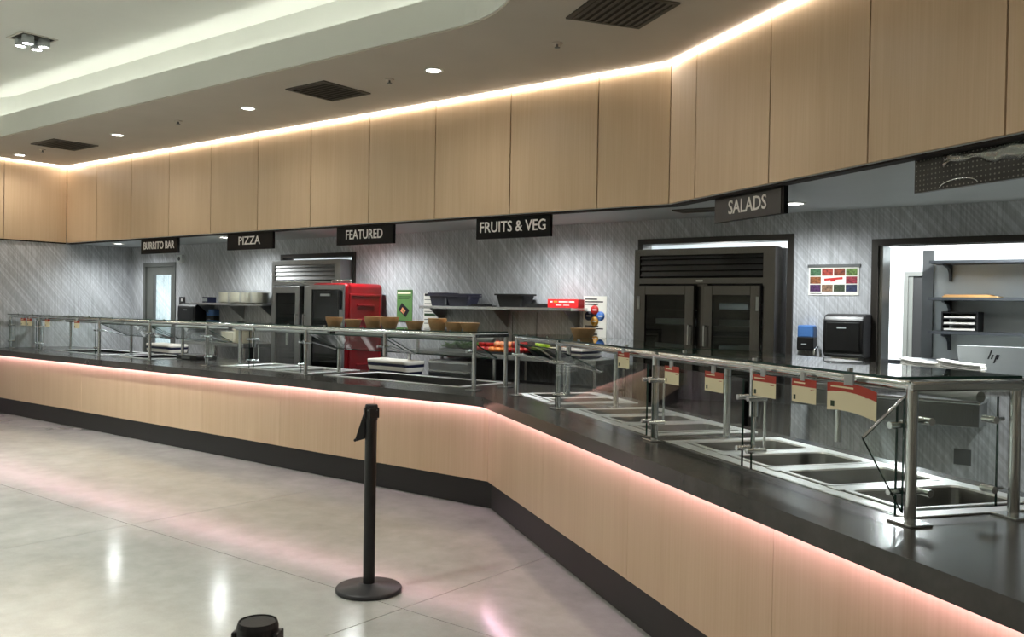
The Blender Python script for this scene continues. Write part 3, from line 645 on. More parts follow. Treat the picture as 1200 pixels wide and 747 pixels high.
# ------------------------------------------------------------------ refrigerators
def frame_trim(name, a, b, z1, z0=0, w_=.05, sill=False):
    mb = MB(); y0 = YB-.025; y1 = YB+.15
    mb.box(a-w_, a, y0, y1, z0, z1+w_).box(b, b+w_, y0, y1, z0, z1+w_).box(a, b, y0, y1, z1, z1+w_)
    if sill: mb.box(a-w_, b+w_, y0-.02, y1+.1, z0-.03, z0)
    return struct(name, mb, m_frame)
def fridge(x0, yf, W, label, m_body):
    t = empty('refrigerator', (x0, yf, 0), 0, label, 'refrigerator', 'steel reach-in refrigerators')
    H = 2.107; D = .78; th = .05
    MB().box(0, th, .03, D, .1, H).box(W-th, W, .03, D, .1, H).box(th, W-th, D-.04, D, .1, H).box(th, W-th, .03, D, H-.06, H).box(th, W-th, .03, D, .1, .2).box(W/2-.05, W/2+.05, .03, .12, .2, 1.83).box(th, W-th, .08, D, 1.80, 1.84).build('body', m_body, t, bevel=.004)
    MB().box(0, th+.005, 0, .03, .1, H).box(W-.105, W, 0, .03, .1, H).box(th, W-.1, 0, .03, 1.79, 1.845).box(th, W-.1, 0, .03, H-.06, H).build('face_frame', m_body, t, bevel=.003)
    MB().box(W/2-.045, W/2+.02, -.004, 0, 1.81, 1.825).build('maker_plate', m_chrome, t)
    for i in range(4):
        o = MB().box(0, W-.17, -.003, .003, -.029, .029).build('louvre', m_louvre if m_body is m_steel_mid else m_body, t, loc=(.06, .018, 1.875+.052*i+.012)); o.rotation_euler[0] = math.radians(-20)
    MB().box(th, W-.1, .06, .07, 1.84, H-.06).build('louvre_backing', m_ventd, t)
    for lg in (.06, W-.06):
        for y in (.08, D-.08): MB().tube((lg, y, 0), (lg, y, .1), .025, seg=12).build('leg', m_steel, t)
    fw = .085
    for k in range(2):
        a = .055 if k == 0 else W/2+.045; b = W/2-.045 if k == 0 else W-.11
        d = MB().box(a, a+fw, -.045, -.002, .2, 1.775).box(b-fw, b, -.045, -.002, .2, 1.775).box(a+fw, b-fw, -.045, -.002, .2, .34).box(a+fw, b-fw, -.045, -.002, 1.69, 1.775).build('door', m_body, t, bevel=.004)
        MB().box(a+fw-.01, b-fw+.01, -.028, -.018, .33, 1.70).build('pane', m_pane, d)
        hx = b-.03 if k == 0 else a+.03
        MB().path([(hx, -.045, 1.22), (hx, -.085, 1.22), (hx, -.085, 1.42), (hx, -.045, 1.42)], .009).build('handle', m_chrome, d)
        hh = a+.02 if k == 0 else b-.02
        MB().box(hh-.012, hh+.012, -.05, -.044, 1.56, 1.68).build('hinge', m_steel_mid, d)
        for z in (.55, .85, 1.15, 1.42, 1.56):
            s_ = MB()
            for i in range(7): s_.tube((a+.02+(b-a-.04)*i/6, .10, z), (a+.02+(b-a-.04)*i/6, D-.06, z), .003, seg=6)
            s_.tube((a, .10, z), (b, .10, z), .005, seg=6).tube((a, D-.06, z), (b, D-.06, z), .005, seg=6).build('wire_shelf', m_steel, t)
    return t
struct_fr = frame_trim('trim_3', FL[0]+.05, FL[1]-.05, FL[2]-.03); frame_trim('trim_4', FR[0]+.05, FR[1]-.02, FR[2]-.01)
fridge(-9.578, 7.213, 1.32, 'grey steel two door refrigerator behind the red cabinet', m_steel_mid)
fr2 = fridge(-4.186, 7.203, 1.341, 'dark steel two door refrigerator behind the salad bar', m_fridge)
for nm_, x, z, w_, h_ in (('food_tray', -4.03, 1.425, .32, .05), ('food_tray', -3.40, 1.425, .30, .05), ('food_tray', -3.40, 1.565, .26, .06), ('food_tray', -4.03, 1.155, .32, .06), ('food_tray', -3.40, 1.155, .32, .09)):
    t = MB().box(0, w_, 0, .45, 0, .012).box(0, .008, 0, .45, .012, h_).box(w_-.008, w_, 0, .45, .012, h_).box(.008, w_-.008, 0, .008, .012, h_).box(.008, w_-.008, .442, .45, .012, h_).build(nm_, m_board, None, loc=(x, 7.34, z+.004))
    tag(t, 'pale tray behind the '+('left' if x < -3.7 else 'right')+' glass door of the dark refrigerator, '+('top' if z > 1.5 else 'upper' if z > 1.3 else 'lower')+' shelf', 'tray', 'trays inside the dark refrigerator')
# ------------------------------------------------------------------ red heated cabinet
t = empty('holding_cabinet', (-8.245, 6.72, 0), 0, 'tall red insulated food cabinet with a dark glass door', 'cabinet')
W, D, z0, z1 = .60, .63, .14, 1.80
MB().box(0, W, .035, D, z0, z1).build('body', m_red, t, bevel=.05, seg=4)
MB().box(W-.004, W+.012, .10, D-.06, z0+.10, z1-.12).build('side_panel', m_red, t, bevel=.012)
for i in range(8): MB().box(W+.008, W+.022, .20, D-.17, z1-.26-.17*i, z1-.235-.17*i).build('side_rib', m_red, t, bevel=.006)
MB().box(W-.002, W+.02, .09, .12, z0+.1, z1-.12).box(W-.002, W+.02, D-.08, D-.05, z0+.1, z1-.12).box(W-.002, W+.02, .12, D-.08, z1-.15, z1-.12).build('side_rim', m_red, t, bevel=.008)
d = MB().box(.0, .06, 0, .035, z0+.04, z1-.02).box(W-.06, W, 0, .035, z0+.04, z1-.02).box(.06, W-.06, 0, .035, z1-.075, z1-.02).box(.06, W-.06, 0, .035, z0+.04, z0+.1).build('door', m_steel_mid, t, bevel=.004)
MB().box(.055, W-.055, .012, .022, z0+.09, z1-.07).build('pane', m_pane, d); MB().box(W-.05, W-.02, -.035, 0, 1.5, 1.72).build('handle', m_black, d, bevel=.006)
MB().box(.22, .38, -.006, .011, z1-.15, z1-.125).build('badge', m_grey, d)
MB().box(.05, W-.05, .028, .0345, z0+.06, z1-.06).build('interior', m_blackm, t)
for i in range(9): MB().tube((.08, .025, .35+.15*i), (W-.08, .025, .35+.15*i), .003, seg=6).build('rack_rail', m_steel, t)
MB().path([(.30, .1, z1), (.30, .1, z1+.03), (.62, .1, z1+.03), (.62, .1, z1)], .01).build('push_bar', m_chrome, t)
for x in (.07, W-.07):
    for y in (.1, D-.07): MB().tube((x-.015, y, .06), (x+.015, y, .06), .06, seg=18).tube((x, y, .06), (x, y, z0+.02), .012, seg=8).build('caster', m_blackm, t)
# ------------------------------------------------------------------ tables and the things on them
def table(x0, x1, y0, y1, zt, label, zu):
    t = empty('prep_table', (x0, y0, 0), 0, label, 'table', 'steel prep tables along the back wall'); W = x1-x0; D = y1-y0
    MB().box(0, W, 0, D, zt-.045, zt).build('table_top', m_steel_mid, t, bevel=.004)
    MB().box(.03, W-.03, .04, D-.02, zu-.025, zu).build('under_shelf', m_steel_dk, t)
    for x in (.04, W*.5, W-.04):
        for y in (.04, D-.04): MB().tube((x, y, 0), (x, y, zt-.04), .02, seg=12).build('leg', m_steel, t)
    return t
table(-6.75, -4.33, 6.80, 7.40, 1.09, 'steel prep table carrying fruit below the right wall shelf', .80)
table(-11.05, -9.68, 6.86, 7.40, 1.03, 'steel prep table carrying plates left of the grey refrigerator', .60)
t = empty('drawer_warmer', (-6.40, 6.80, .80), 0, 'steel two drawer warmer under the fruit table', 'warmer')
MB().box(0, .60, .02, .5, 0, .20).build('body', m_steel_mid, t, bevel=.004)
for z in (.01, .105): 
    dr = MB().box(.01, .59, 0, .02, z, z+.085).build('drawer', m_steel_mid, t, bevel=.003); MB().box(.03, .57, -.02, 0, z+.062, z+.08).build('handle', m_chrome, dr, bevel=.003)
def fruit(x, y, z, r, m, label, cat, grp, sq=.9):
    t = empty(cat, (x, y, z), random.uniform(0, 6), label, cat, grp)
    pr = []
    for i in range(11):
        a = math.pi*i/10; rr = math.sin(a)*r; zz = -math.cos(a)*r*sq
        if i > 7: zz -= (i-7)**2*.03*r
        if i == 0: zz += .05*r
        pr.append((max(.0005, rr), zz+r*sq))
    MB().lathe(pr, seg=14).build('flesh', FRUIT[m], t); MB().tube((0, 0, r*1.55*sq), (.004, 0, r*2.1*sq), .003, seg=6).build('stem', FRUIT['stem'], t)
    return t
def tray(x, y, z, w_, d_, h_, m, label, cat='tray', name='fruit_tray'):
    o = MB().box(0, w_, 0, d_, 0, .008).box(0, .008, 0, d_, .008, h_).box(w_-.008, w_, 0, d_, .008, h_).box(.008, w_-.008, 0, .008, .008, h_).box(.008, w_-.008, d_-.008, d_, .008, h_).build(name, m, None, loc=(x, y, z))
    return tag(o, label, cat)
tray(-5.88, 6.86, 1.09, .68, .42, .025, m_blackm, 'black tray of red apples and oranges on the prep table')
tray(-6.30, 6.86, 1.09, .40, .42, .03, m_steel_mid, 'steel tray of leafy greens on the prep table')
sets = [('red', -5.84, 3, 'red apple at the left of the black fruit tray'), ('orange', -5.64, 3, 'orange in the middle of the black fruit tray'), ('red', -5.42, 2, 'red apple at the right of the black fruit tray')]
for m_, xx, nc, lab in sets:
    for i in range(nc):
        for j in range(4):
            r = .037 if m_ == 'red' else .036
            fruit(xx+.075*i, 6.92+.08*j, 1.099, r, m_, lab+', '+['front', 'second', 'third', 'back'][j]+' row, '+ord_[i]+' from left', 'apple' if m_ == 'red' else 'orange', lab+'s')
    for i in range(nc-1):
        for j in range(3):
            fruit(xx+.037+.075*i, 6.96+.08*j, 1.099+.052, .037, m_ if m_ != 'orange' else 'peach', 'upper '+lab+', '+['front', 'middle', 'back'][j]+' row'+(', '+ord_[i]+' from left' if nc > 2 else ''), 'apple' if m_ == 'red' else 'orange', 'upper '+lab+'s')
def leafy(x, y, z, label):
    t = empty('lettuce_head', (x, y, z), random.uniform(0, 6), label, 'lettuce', 'leafy greens on the steel tray')
    for i in range(12):
        a = i*2.4; L = .09+.03*random.random(); tl = .25+.08*i
        mb = MB(); n_ = 5
        for k_ in range(n_):
            q = k_/(n_-1); rr = L*q*math.cos(min(1.3, tl*.7)); zz = .01+L*q*math.sin(min(1.3, tl*.7)); wd = .045*math.sin(math.pi*min(1, q*.85+.1))
            for s_ in (-1, 0, 1): mb.v.append((rr*math.cos(a)-s_*wd*math.sin(a), rr*math.sin(a)+s_*wd*math.cos(a), zz+abs(s_)*.012+.006*math.sin(k_*3+s_)))
        for k_ in range(n_-1):
            for s_ in (0, 1): b_ = k_*3+s_; mb.f.append((b_, b_+1, b_+4, b_+3)); mb.m.append(0); mb.sm.append(True)
        o = mb.build('leaf', FRUIT['leaf'], t); sol = o.modifiers.new('solid', 'SOLIDIFY'); sol.thickness = .002
for i, (x, y, lab) in enumerate(((-6.20, 6.95, 'leafy green lettuce at the left front of the steel tray'), (-6.06, 6.98, 'leafy green lettuce in the middle of the steel tray'), (-5.96, 7.08, 'leafy green lettuce at the right of the steel tray'), (-6.16, 7.14, 'leafy green lettuce at the back of the steel tray'))): leafy(x, y, 1.10, lab)
t = empty('fruit_bowl', (-5.07, 7.0, 1.09), 0, 'wide steel bowl heaped with green apples', 'bowl'); MB().lathe([(.001, 0), (.08, 0), (.145, .055), (.150, .056), (.14, .052), (.075, .006), (.001, .006)], seg=28).build('bowl_shell', m_steel_mid, t)
lab = 'green apple heaped in the wide steel bowl'
for i in range(7): fruit(-5.07+.085*math.cos(i*.9), 7.0+.085*math.sin(i*.9), 1.118, .036, 'green', 'green apple in the lower ring of the wide steel bowl', 'apple', 'green apples in the lower ring')
for i in range(4): fruit(-5.07+.042*math.cos(i*1.57+.4), 7.0+.042*math.sin(i*1.57+.4), 1.165, .035, 'green', lab, 'apple', 'green apples in the bowl')
for i in range(4):
    o = MB().box(0, .40, 0, .32, 0, .008).box(-.012, .412, -.012, 0, .012, .022).box(-.012, .412, .32, .332, .012, .022).box(-.012, 0, 0, .32, .012, .022).box(.4, .412, 0, .32, .012, .022).build('serving_tray', m_navy if i % 2 == 0 else m_paper, None, loc=(-4.93, 6.86, 1.09+.0225*i))
    tag(o, ('navy' if i % 2 == 0 else 'white')+' tray, '+['lowest', 'second', 'third', 'topmost'][i]+' of the stack right of the green apples', 'tray', 'stack of navy and white trays')
lab = 'red and peach fruit on top of the tray stack'
for i in range(4):
    for j in range(3): fruit(-4.80+.085*i, 6.92+.08*j, 1.185, .037, ['peach', 'orange', 'red'][(i+j) % 3], ['peach', 'orange', 'red'][(i+j) % 3]+' fruit on the tray stack, '+['front', 'middle', 'back'][j]+' row, '+ord_[i]+' from left', 'fruit', 'fruit on the tray stack')
o = MB().box(0, .006, 0, .4, 0, .42, 0, 1).build('clear_divider', [m_glass, m_edge], None, loc=(-5.44, 6.85, 1.125)); tag(o, 'clear upright divider standing behind the fruit', 'divider')
o.location = (-5.34, 6.86, 1.09)
def plates(x, y, z, k_, label, r=.115, wrap=False):
    t = empty('plate_stack', (x, y, z), 0, label, 'plates', 'stacks of ivory plates')
    pl = MB().lathe([(.001, 0), (r*.6, 0), (r*.65, .004), (r, .016), (r, .020), (r*.66, .009), (.001, .007)], seg=24).mesh('plate', m_plate)
    for i in range(k_): inst('plate', pl, t, (0, 0, .0125*i))
    if wrap: MB().lathe([(.001, -.0), (r+.006, .0), (r+.008, .0125*k_+.01), (r*.7, .0125*k_+.035), (.001, .0125*k_+.03)], seg=16, smooth=False).build('plastic_wrap', m_wrap, t)
plates(-10.12, 6.98, 1.03, 11, 'ivory plate stack at the left of the left prep table', .125); plates(-9.86, 6.98, 1.03, 14, 'ivory plate stack at the right of the left prep table', .125)
t = empty('undercounter_cooler', (-10.42, 6.9, 0), 0, 'black undercounter cooler below the left prep table', 'cooler')
MB().box(0, .70, .03, .44, .08, .565).build('body', m_blackm, t, bevel=.004); dd = MB().box(.01, .69, 0, .03, .10, .555).build('door', m_blackm, t, bevel=.004); MB().box(.08, .62, -.02, 0, .50, .52).build('handle', m_chrome, dd, bevel=.004)
for x in (.05, .65): MB().tube((x, .1, 0), (x, .1, .08), .02).tube((x, .38, 0), (x, .38, .08), .02).build('leg', m_black, t)
t = empty('back_panel_screen', (-10.45, 7.36, .60), 0, 'dark splash screen behind the left prep table', 'screen'); MB().box(0, .76, 0, .03, 0, .385).build('screen_board', m_blackm, t); MB().box(0, .76, -.01, 0, .36, .385).build('screen_edge', m_black, t)
# ------------------------------------------------------------------ wall shelves
def wshelf(x0, x1, z, label, nb=3):
    t = empty('wall_shelf', (x0, YB, z), 0, label, 'shelf', 'steel wall shelves'); W = x1-x0
    MB().box(0, W, -.30, -.002, -.03, 0).build('board', m_steel, t, bevel=.003)
    for i in range(nb):
        x = .12+(W-.24)*i/(nb-1)
        mb = MB(); vs = [(x, -.26, -.03), (x, -.003, -.03), (x, -.003, -.22)]; vs2 = [(a+.012, b, c) for a, b, c in vs]
        mb.add(vs+vs2, [(0, 1, 2), (3, 5, 4), (0, 3, 4, 1), (1, 4, 5, 2), (2, 5, 3, 0)]).box(x-.02, x+.032, -.004, -.002, -.22, -.03); mb.build('bracket', m_steel_mid, t)
    return t
wshelf(-6.86, -4.84, 1.56, 'long steel wall shelf holding bins and a red box'); wshelf(-11.3, -9.66, 1.55, 'steel wall shelf stacked with wrapped plates')
for i, x in enumerate((-10.62, -10.38, -10.12, -9.88)): plates(x, 7.26, 1.55, 11, ['leftmost', 'second', 'third', 'rightmost'][i]+' wrapped ivory plate stack on the left wall shelf', .125, True)
tag(MB().box(0, .12, 0, .14, 0, .08).box(.003, .117, -.002, 0, .02, .06, 1).build('small_carton', [m_navy, m_grey], None, loc=(-11.12, 7.2, 1.55)), 'small navy carton at the left end of the plate shelf', 'carton')
def tub(name, x, y, z, w_, d_, h_, m, label, cat, grp=None, n_=1):
    t = empty(name, (x, y, z), 0, label, cat, grp)
    for i in range(n_):
        q = .02*i; mb = MB()
        rg = [rect(w_/2*.82, d_/2*.82, .03, q), rect(w_/2, d_/2, .03, q+h_), rect(w_/2+.012, d_/2+.012, .03, q+h_), rect(w_/2+.012, d_/2+.012, .03, q+h_-.012)]
        nn = len(rg[0]); mb.add(sum(rg, []), [(k_*nn+a, k_*nn+(a+1) % nn, (k_+1)*nn+(a+1) % nn, (k_+1)*nn+a) for k_ in range(3) for a in range(nn)]); mb.add(rg[0], [tuple(range(nn-1, -1, -1))])
        o = mb.build('shell', m, t); sol = o.modifiers.new('solid', 'SOLIDIFY'); sol.thickness = .004
    return t
tub('food_bin', -6.62, 7.26, 1.56, .26, .2, .12, m_lavender, 'smoky clear bin at the left end of the right wall shelf', 'bin', 'smoky bins', 2)
tub('food_bin', -6.33, 7.26, 1.56, .34, .2, .11, m_lavender, 'wider smoky clear bin beside the first on the right wall shelf', 'bin', 'smoky bins', 2)
tag(MB().box(0, .24, 0, .18, 0, .012).box(.02, .2, .02, .16, .012, .024).build('flat_lid', m_blackm, None, loc=(-6.16, 7.15, 1.56), bevel=.003), 'flat black lid lying beside the smoky bins', 'lid')
tub('black_tub', -5.62, 7.26, 1.56, .36, .22, .13, m_blackm, 'tall black tub in the middle of the right wall shelf', 'tub')
tag(MB().box(0, .17, 0, .18, 0, .03).box(.01, .16, .01, .17, .03, .04).build('black_box_lid', m_blackm, None, loc=(-5.41, 7.15, 1.56), bevel=.004), 'low black lid right of the tall black tub', 'lid')
t = empty('red_carton', (-5.18, 7.22, 1.56), 0, 'flat red carton at the right end of the right wall shelf', 'carton'); MB().box(0, .365, 0, .11, 0, .085).build('box', m_redbox, t, bevel=.002)
MB().box(.03, .06, -.001, 0, .052, .065).box(.075, .12, -.001, 0, .050, .068, 1).box(.135, .245, -.001, 0, .053, .066).box(.255, .32, -.001, 0, .053, .066).box(.10, .17, -.001, 0, .022, .030).box(.19, .26, -.001, 0, .022, .030).build('printed_words', [m_letter, m_gold], t)
# ------------------------------------------------------------------ bins on the floor, device on the counter
def wbin(x, y, label):
    t = empty('lined_bin', (x, y, 0), 0, label, 'bin', 'navy bins with white liners'); 
    mb = MB(); rg = [rect(.22, .10, .04, .01), rect(.28, .14, .05, .88)]; nn = len(rg[0])
    mb.add(sum(rg, []), [(a, (a+1) % nn, nn+(a+1) % nn, nn+a) for a in range(nn)]); mb.add(rg[0], [tuple(range(nn-1, -1, -1))]); o = mb.build('tub', m_navy, t); sol = o.modifiers.new('solid', 'SOLIDIFY'); sol.thickness = .004
    mb = MB(); rg = [rect(.285, .145, .05, .875), rect(.292, .152, .05, .915), rect(.290, .150, .05, .925), rect(.290, .150, .05, .945), rect(.296, .156, .05, .955), rect(.296, .156, .05, .985), rect(.28, .14, .05, .98), rect(.25, .11, .05, .80)]
    for k_, r_ in enumerate(rg): rg[k_] = [(a, b, c+.006*math.sin(a*17+b*9)) for a, b, c in r_]
    mb.add(sum(rg, []), [(k_*nn+a, k_*nn+(a+1) % nn, (k_+1)*nn+(a+1) % nn, (k_+1)*nn+a) for k_ in range(7) for a in range(nn)], 0, True); mb.build('liner', m_paper, t)
    mb = MB(); rg = [rect(.294, .154, .05, .92), rect(.294, .154, .05, .948)]; rg = [[(a, b, c+.006*math.sin(a*17+b*9)) for a, b, c in r_] for r_ in rg]
    mb.add(sum(rg, []), [(a, (a+1) % nn, nn+(a+1) % nn, nn+a) for a in range(nn)]); o = mb.build('band', m_navy, t); sol = o.modifiers.new('solid', 'SOLIDIFY'); sol.thickness = .003
wbin(-6.74, 6.67, 'navy bin with white liner left of the fruit table'); wbin(-11.12, 6.67, 'navy bin with white liner in front of the grey door')
t = empty('food_scale', (-9.80, 5.98, ZT), 0, 'dark food scale on the counter below the left plate shelf', 'scale')
MB().box(0, .42, .02, .3, 0, .05).build('body', m_blackm, t, bevel=.006); MB().box(.02, .40, .03, .29, .055, .064).build('platform', m_steel, t, bevel=.002); MB().box(.12, .3, .012, .02, .012, .038).build('display', m_mgrey, t)
MB().box(.1, .32, .08, .24, .05, .056).build('neck', m_black, t)
# ------------------------------------------------------------------ wall fittings
dr = empty('door_1', (DOOR[0], YB+.02, 0), 0, kind='structure', label='grey door with a tall glass light at the far left')
a, b, z = 0, DOOR[1]-DOOR[0], DOOR[2]
MB().box(a, a+.06, -.03, .12, 0, z).box(b-.06, b, -.03, .12, 0, z).box(a+.06, b-.06, -.03, .12, z-.06, z).build('door_frame', m_doorg, dr)
lf = MB().box(.065, .24, 0, .045, .01, z-.065).box(b-.17, b-.065, 0, .045, .01, z-.065).box(.24, b-.17, 0, .045, 1.965, z-.065).box(.24, b-.17, 0, .045, .01, .55).build('door_leaf', m_doorg, dr)
MB().box(.235, b-.165, .018, .026, .55, 1.97).build('pane', m_vision, lf); MB().box(.235, .30, .005, .018, .55, 1.965).build('glazing_bead', m_mgrey, lf)
MB().path([(b-.11, 0, 1.0), (b-.11, -.05, 1.0), (b-.22, -.05, 1.0)], .01).build('door_handle', m_chrome, lf)
def plaque(name, x0, x1, z0, z1, m, label, cat, th=.01):
    t = empty(name, (x0, YB, z0), 0, label, cat); MB().box(0, x1-x0, -th, -.001, 0, z1-z0).build('board', m, t); return t
t = plaque('room_sign', -12.06, -11.92, 1.52, 1.63, m_blackm, 'small black wall sign right of the grey door', 'sign'); MB().box(.05, .09, -.0115, -.01, .045, .085).build('pictogram', m_letter, t)
t = plaque('wall_speaker', -12.08, -11.95, 2.14, 2.25, m_board, 'small white box on the wall above the black wall sign', 'speaker', .05); MB().lathe([(.001, 0), (.03, 0), (.03, .004), (.001, .004)], seg=16).build('speaker_grille', m_mgrey, t).matrix_local = Matrix.Translation((.065, -.05, .055)) @ Matrix.Rotation(math.pi/2, 4, 'X')
def towel(x0, x1, z0, z1, label):
    t = empty('towel_dispenser', (x0, YB, z0), 0, label, 'dispenser', 'black paper towel dispensers'); w_ = x1-x0; h_ = z1-z0; dp = .23
    pr = [(-.001, 0), (-dp*.8, 0), (-dp*.95, .03), (-dp, .12), (-dp*.97, h_*.85), (-dp*.85, h_*.96), (-dp*.6, h_), (-.001, h_)]
    mb = MB(); n_ = len(pr); vs = [(0, y, z) for y, z in pr]+[(w_, y, z) for y, z in pr]
    mb.add(vs, [tuple(range(n_)), tuple(range(2*n_-1, n_-1, -1))]+[(i, n_+i, n_+(i+1) % n_, (i+1) % n_) for i in range(n_)]); mb.build('cover', m_black, t, bevel=.012)
    MB().box(.03, w_-.03, -dp-.006, -dp+.002, h_*.15, h_*.8).build('front_window', m_lavender if False else m_black, t, bevel=.004)
    MB().box(w_*.36, w_*.58, -dp-.008, -dp-.006, h_*.66, h_*.70).build('maker_mark', m_grey, t)
    MB().box(.05, w_-.05, -dp*.75, -dp*.74, -.06, .01).build('towel_end', m_paper, t)
def soap(x0, x1, z0, z1, label):
    t = empty('soap_dispenser', (x0, YB, z0), 0, label, 'dispenser', 'soap dispensers'); w_ = x1-x0; h_ = z1-z0
    MB().box(0, w_, -.10, -.001, 0, h_*.54).build('pump_cover', m_black, t, bevel=.012); MB().box(.002, w_-.002, -.098, -.001, h_*.48, h_).build('soap_cartridge', m_blue, t, bevel=.016)
    MB().box(w_*.3, w_*.6, -.103, -.1, h_*.22, h_*.27).build('maker_mark', m_grey, t); MB().box(w_*.2, w_*.8, -.097, -.094, h_*.62, h_*.86).build('cartridge_label', m_lblue, t)
    MB().box(w_*.1, w_*.9, -.09, -.01, -.11, -.098).build('drip_tray', m_steel, t)
towel(-2.44, -2.12, 1.20, 1.55, 'large black towel dispenser left of the pass-through window'); towel(-11.75, -11.30, 1.24, 1.54, 'black towel dispenser left of the plate shelf')
soap(-2.70, -2.56, 1.24, 1.45, 'blue and black soap dispenser left of the right towel dispenser'); soap(-11.24, -11.04, 1.27, 1.46, 'blue and black soap dispenser under the left plate shelf')
# posters
t = plaque('poster', -2.64, -2.23, 1.70, 1.93, m_paper, 'white poster with a grid of vegetable photographs above the soap dispenser', 'poster', .006)
MB().box(-.01, .42, -.012, -.001, .232, .255).build('poster_rail', m_mgrey, t)
cols = [(70, 120, 80), (196, 60, 44), (150, 60, 30), (110, 150, 60), (170, 96, 50), None, None, (170, 40, 60), (84, 40, 96), (160, 120, 90), (60, 76, 50), (40, 50, 90)]
for i, c_ in enumerate(cols):
    if c_ is None: continue
    cx, cz = i % 4, 2-i//4
    MB().box(.012+.098*cx, .012+.098*cx+.09, -.0075, -.006, .03+.066*cz, .03+.066*cz+.058).build('photo_tile', mat('photo_%d' % i, srgb(*[q_*.72+14 for q_ in c_]), .5, var=.6, scale=70), t)
o = MB().box(0, .15, -.0075, -.006, -.008, .010).box(.05, .09, -.008, -.0062, -.020, .004).build('title_banner', m_pred, t, loc=(.13, 0, .128)); o.rotation_euler[1] = -.08
MB().box(.015, .11, -.0072, -.006, .012, .017).build('printed_line', m_ink, t)
t = plaque('poster', -7.50, -7.25, 1.37, 1.74, m_green, 'green poster with a tilted food photograph left of the right wall shelf', 'poster', .006)
MB().box(.01, .24, -.0075, -.006, .355, .362).box(.02, .23, -.0075, -.006, .285, .294).box(.02, .20, -.0075, -.006, .262, .268).box(.0, .25, -.0075, -.006, .0, .012).build('printed_line', m_dgreen, t); MB().box(.015, .225, -.0075, -.006, .322, .342).build('title_band', m_cream, t)
o = MB().box(-.075, .075, -.008, -.006, -.05, .05).build('photo', m_ink, t, loc=(.115, 0, .135)); o.rotation_euler[1] = .6; MB().box(-.035, .03, -.009, -.008, -.04, .015).build('photo_detail', FRUIT['peach'], o); MB().lathe([(.001, -.009), (.025, -.009), (.025, -.006)], seg=14).build('leaf_mark', m_green, o)
t = plaque('poster', -7.07, -6.83, 1.24, 1.70, m_paper, 'white notice partly behind the left end of the right wall shelf', 'poster', .004)
for i in range(9): MB().box(.015, .10+.05*(i % 3), -.006, -.004, .43-.045*i, .437-.045*i+(.02 if i in (0, 5) else 0)).build('printed_line', m_ink if i != 5 else m_dgreen, t)
t = plaque('poster', -4.89, -4.62, 1.20, 1.68, m_paper, 'white poster with four round coloured badges right of the red carton', 'poster', .004)
for i, (a, b, h_) in enumerate(((.02, .16, .45), (.02, .23, .425), (.02, .17, .40), (.02, .18, .185), (.02, .235, .16), (.02, .13, .135), (.02, .17, .105))): MB().box(a, b, -.006, -.004, h_-.006, h_+.006).build('printed_line', m_ink, t)
MB().box(.075, .195, -.0055, -.004, .24, .33).build('badge_centre', m_ink, t).rotation_euler[1] = 0
for cx, cz, m_ in ((.135, .345, m_pred), (.065, .285, m_navy), (.205, .285, m_lblue), (.135, .232, m_gold)):
    o = MB().lathe([(.001, 0), (.046, 0), (.046, .002), (.001, .002)], seg=24).build('round_badge', m_, t); o.matrix_local = Matrix.Translation((cx, -.0055, cz)) @ Matrix.Rotation(math.pi/2, 4, 'X')
    MB().box(-.024, .024, -.006, .006, .002, .003).build('badge_word', m_letter, o)
MB().box(.09, .165, -.006, -.004, .03, .085).build('small_logo', m_pred, t)
# hand sink with faucet
t = empty('hand_sink', (-2.62, 7.02, .82), 0, 'steel hand sink with gooseneck faucet below the right towel dispenser', 'sink')
MB().box(0, .46, 0, .40, 0, .02).box(0, .46, 0, .02, .02, .18).box(0, .46, .38, .40, .02, .26).box(0, .02, .02, .38, .02, .18).box(.44, .46, .02, .38, .02, .18).build('basin', m_steel_mid, t, bevel=.004)
MB().path([(.11, .35, .18), (.11, .35, .40), (.11, .33, .44), (.11, .27, .455), (.11, .21, .43), (.11, .20, .39)], .011).build('faucet', m_chrome, t)
MB().tube((.06, .34, .2), (.06, .30, .22), .008).tube((.17, .34, .2), (.17, .30, .22), .008).build('tap_lever', m_chrome, t)
# ------------------------------------------------------------------ pass-through and the room behind
frame_trim('window_1', PT[0], PT[1], PT[3], PT[2], .05, True)['label'] = 'dark framed pass-through window to the room behind'
struct('trim_5', MB().box(PT[0], PT[0]+.03, YB+.01, YB+.22, PT[2], PT[3]), m_steel_mid)
struct('wall_room', MB().box(XL, XR_, 11.05, 11.2, 0, 2.9), m_bwhite); struct('ceiling_room', MB().box(XL, XR_, YB+.14, 11.2, 2.75, 2.85), m_bwhite)
struct('wall_room_side', MB().box(-11.5, -11.4, YB+.14, 11.05, 0, 2.75).box(-6.6, -6.5, YB+.14, 11.05, 0, 2.75), m_bwhite)
for x, y in ((-.9, 8.05), (-2.6, 9.9), (-4.2, 9.2), (-9.0, 9.2), (-12.5, 9.2)):
    t = empty('ceiling_panel_light', (x, y, 2.75), 0, 'square ceiling light in the room behind the wall, out of view', 'ceiling light', 'ceiling lights in the room behind'); MB().box(-.3, .3, -.3, .3, -.012, 0).build('housing', m_white, t)
    MB().box(-.27, .27, -.27, .27, -.016, -.012).build('diffuser', m_lens, t); lamp('lamp', 'AREA', (0, 0, -.03), W_BACK, (.93, .98, 1), .5, parent=t)
t = empty('door_2', (-2.80, 11.05, 0), 0, kind='structure', label='dark door standing open in the room behind'); MB().box(0, .05, -.04, 0, 0, 2.05).box(.24, .29, -.04, 0, 0, 2.05).box(.05, .24, -.04, 0, 2.0, 2.05).build('door_frame', m_doorg, t); MB().box(.05, .10, -.02, -.001, .0, 2.0).build('door_leaf', m_doorg, t); MB().box(.10, .24, -.01, -.001, 0, 2.0).build('dark_gap', m_blackm, t)
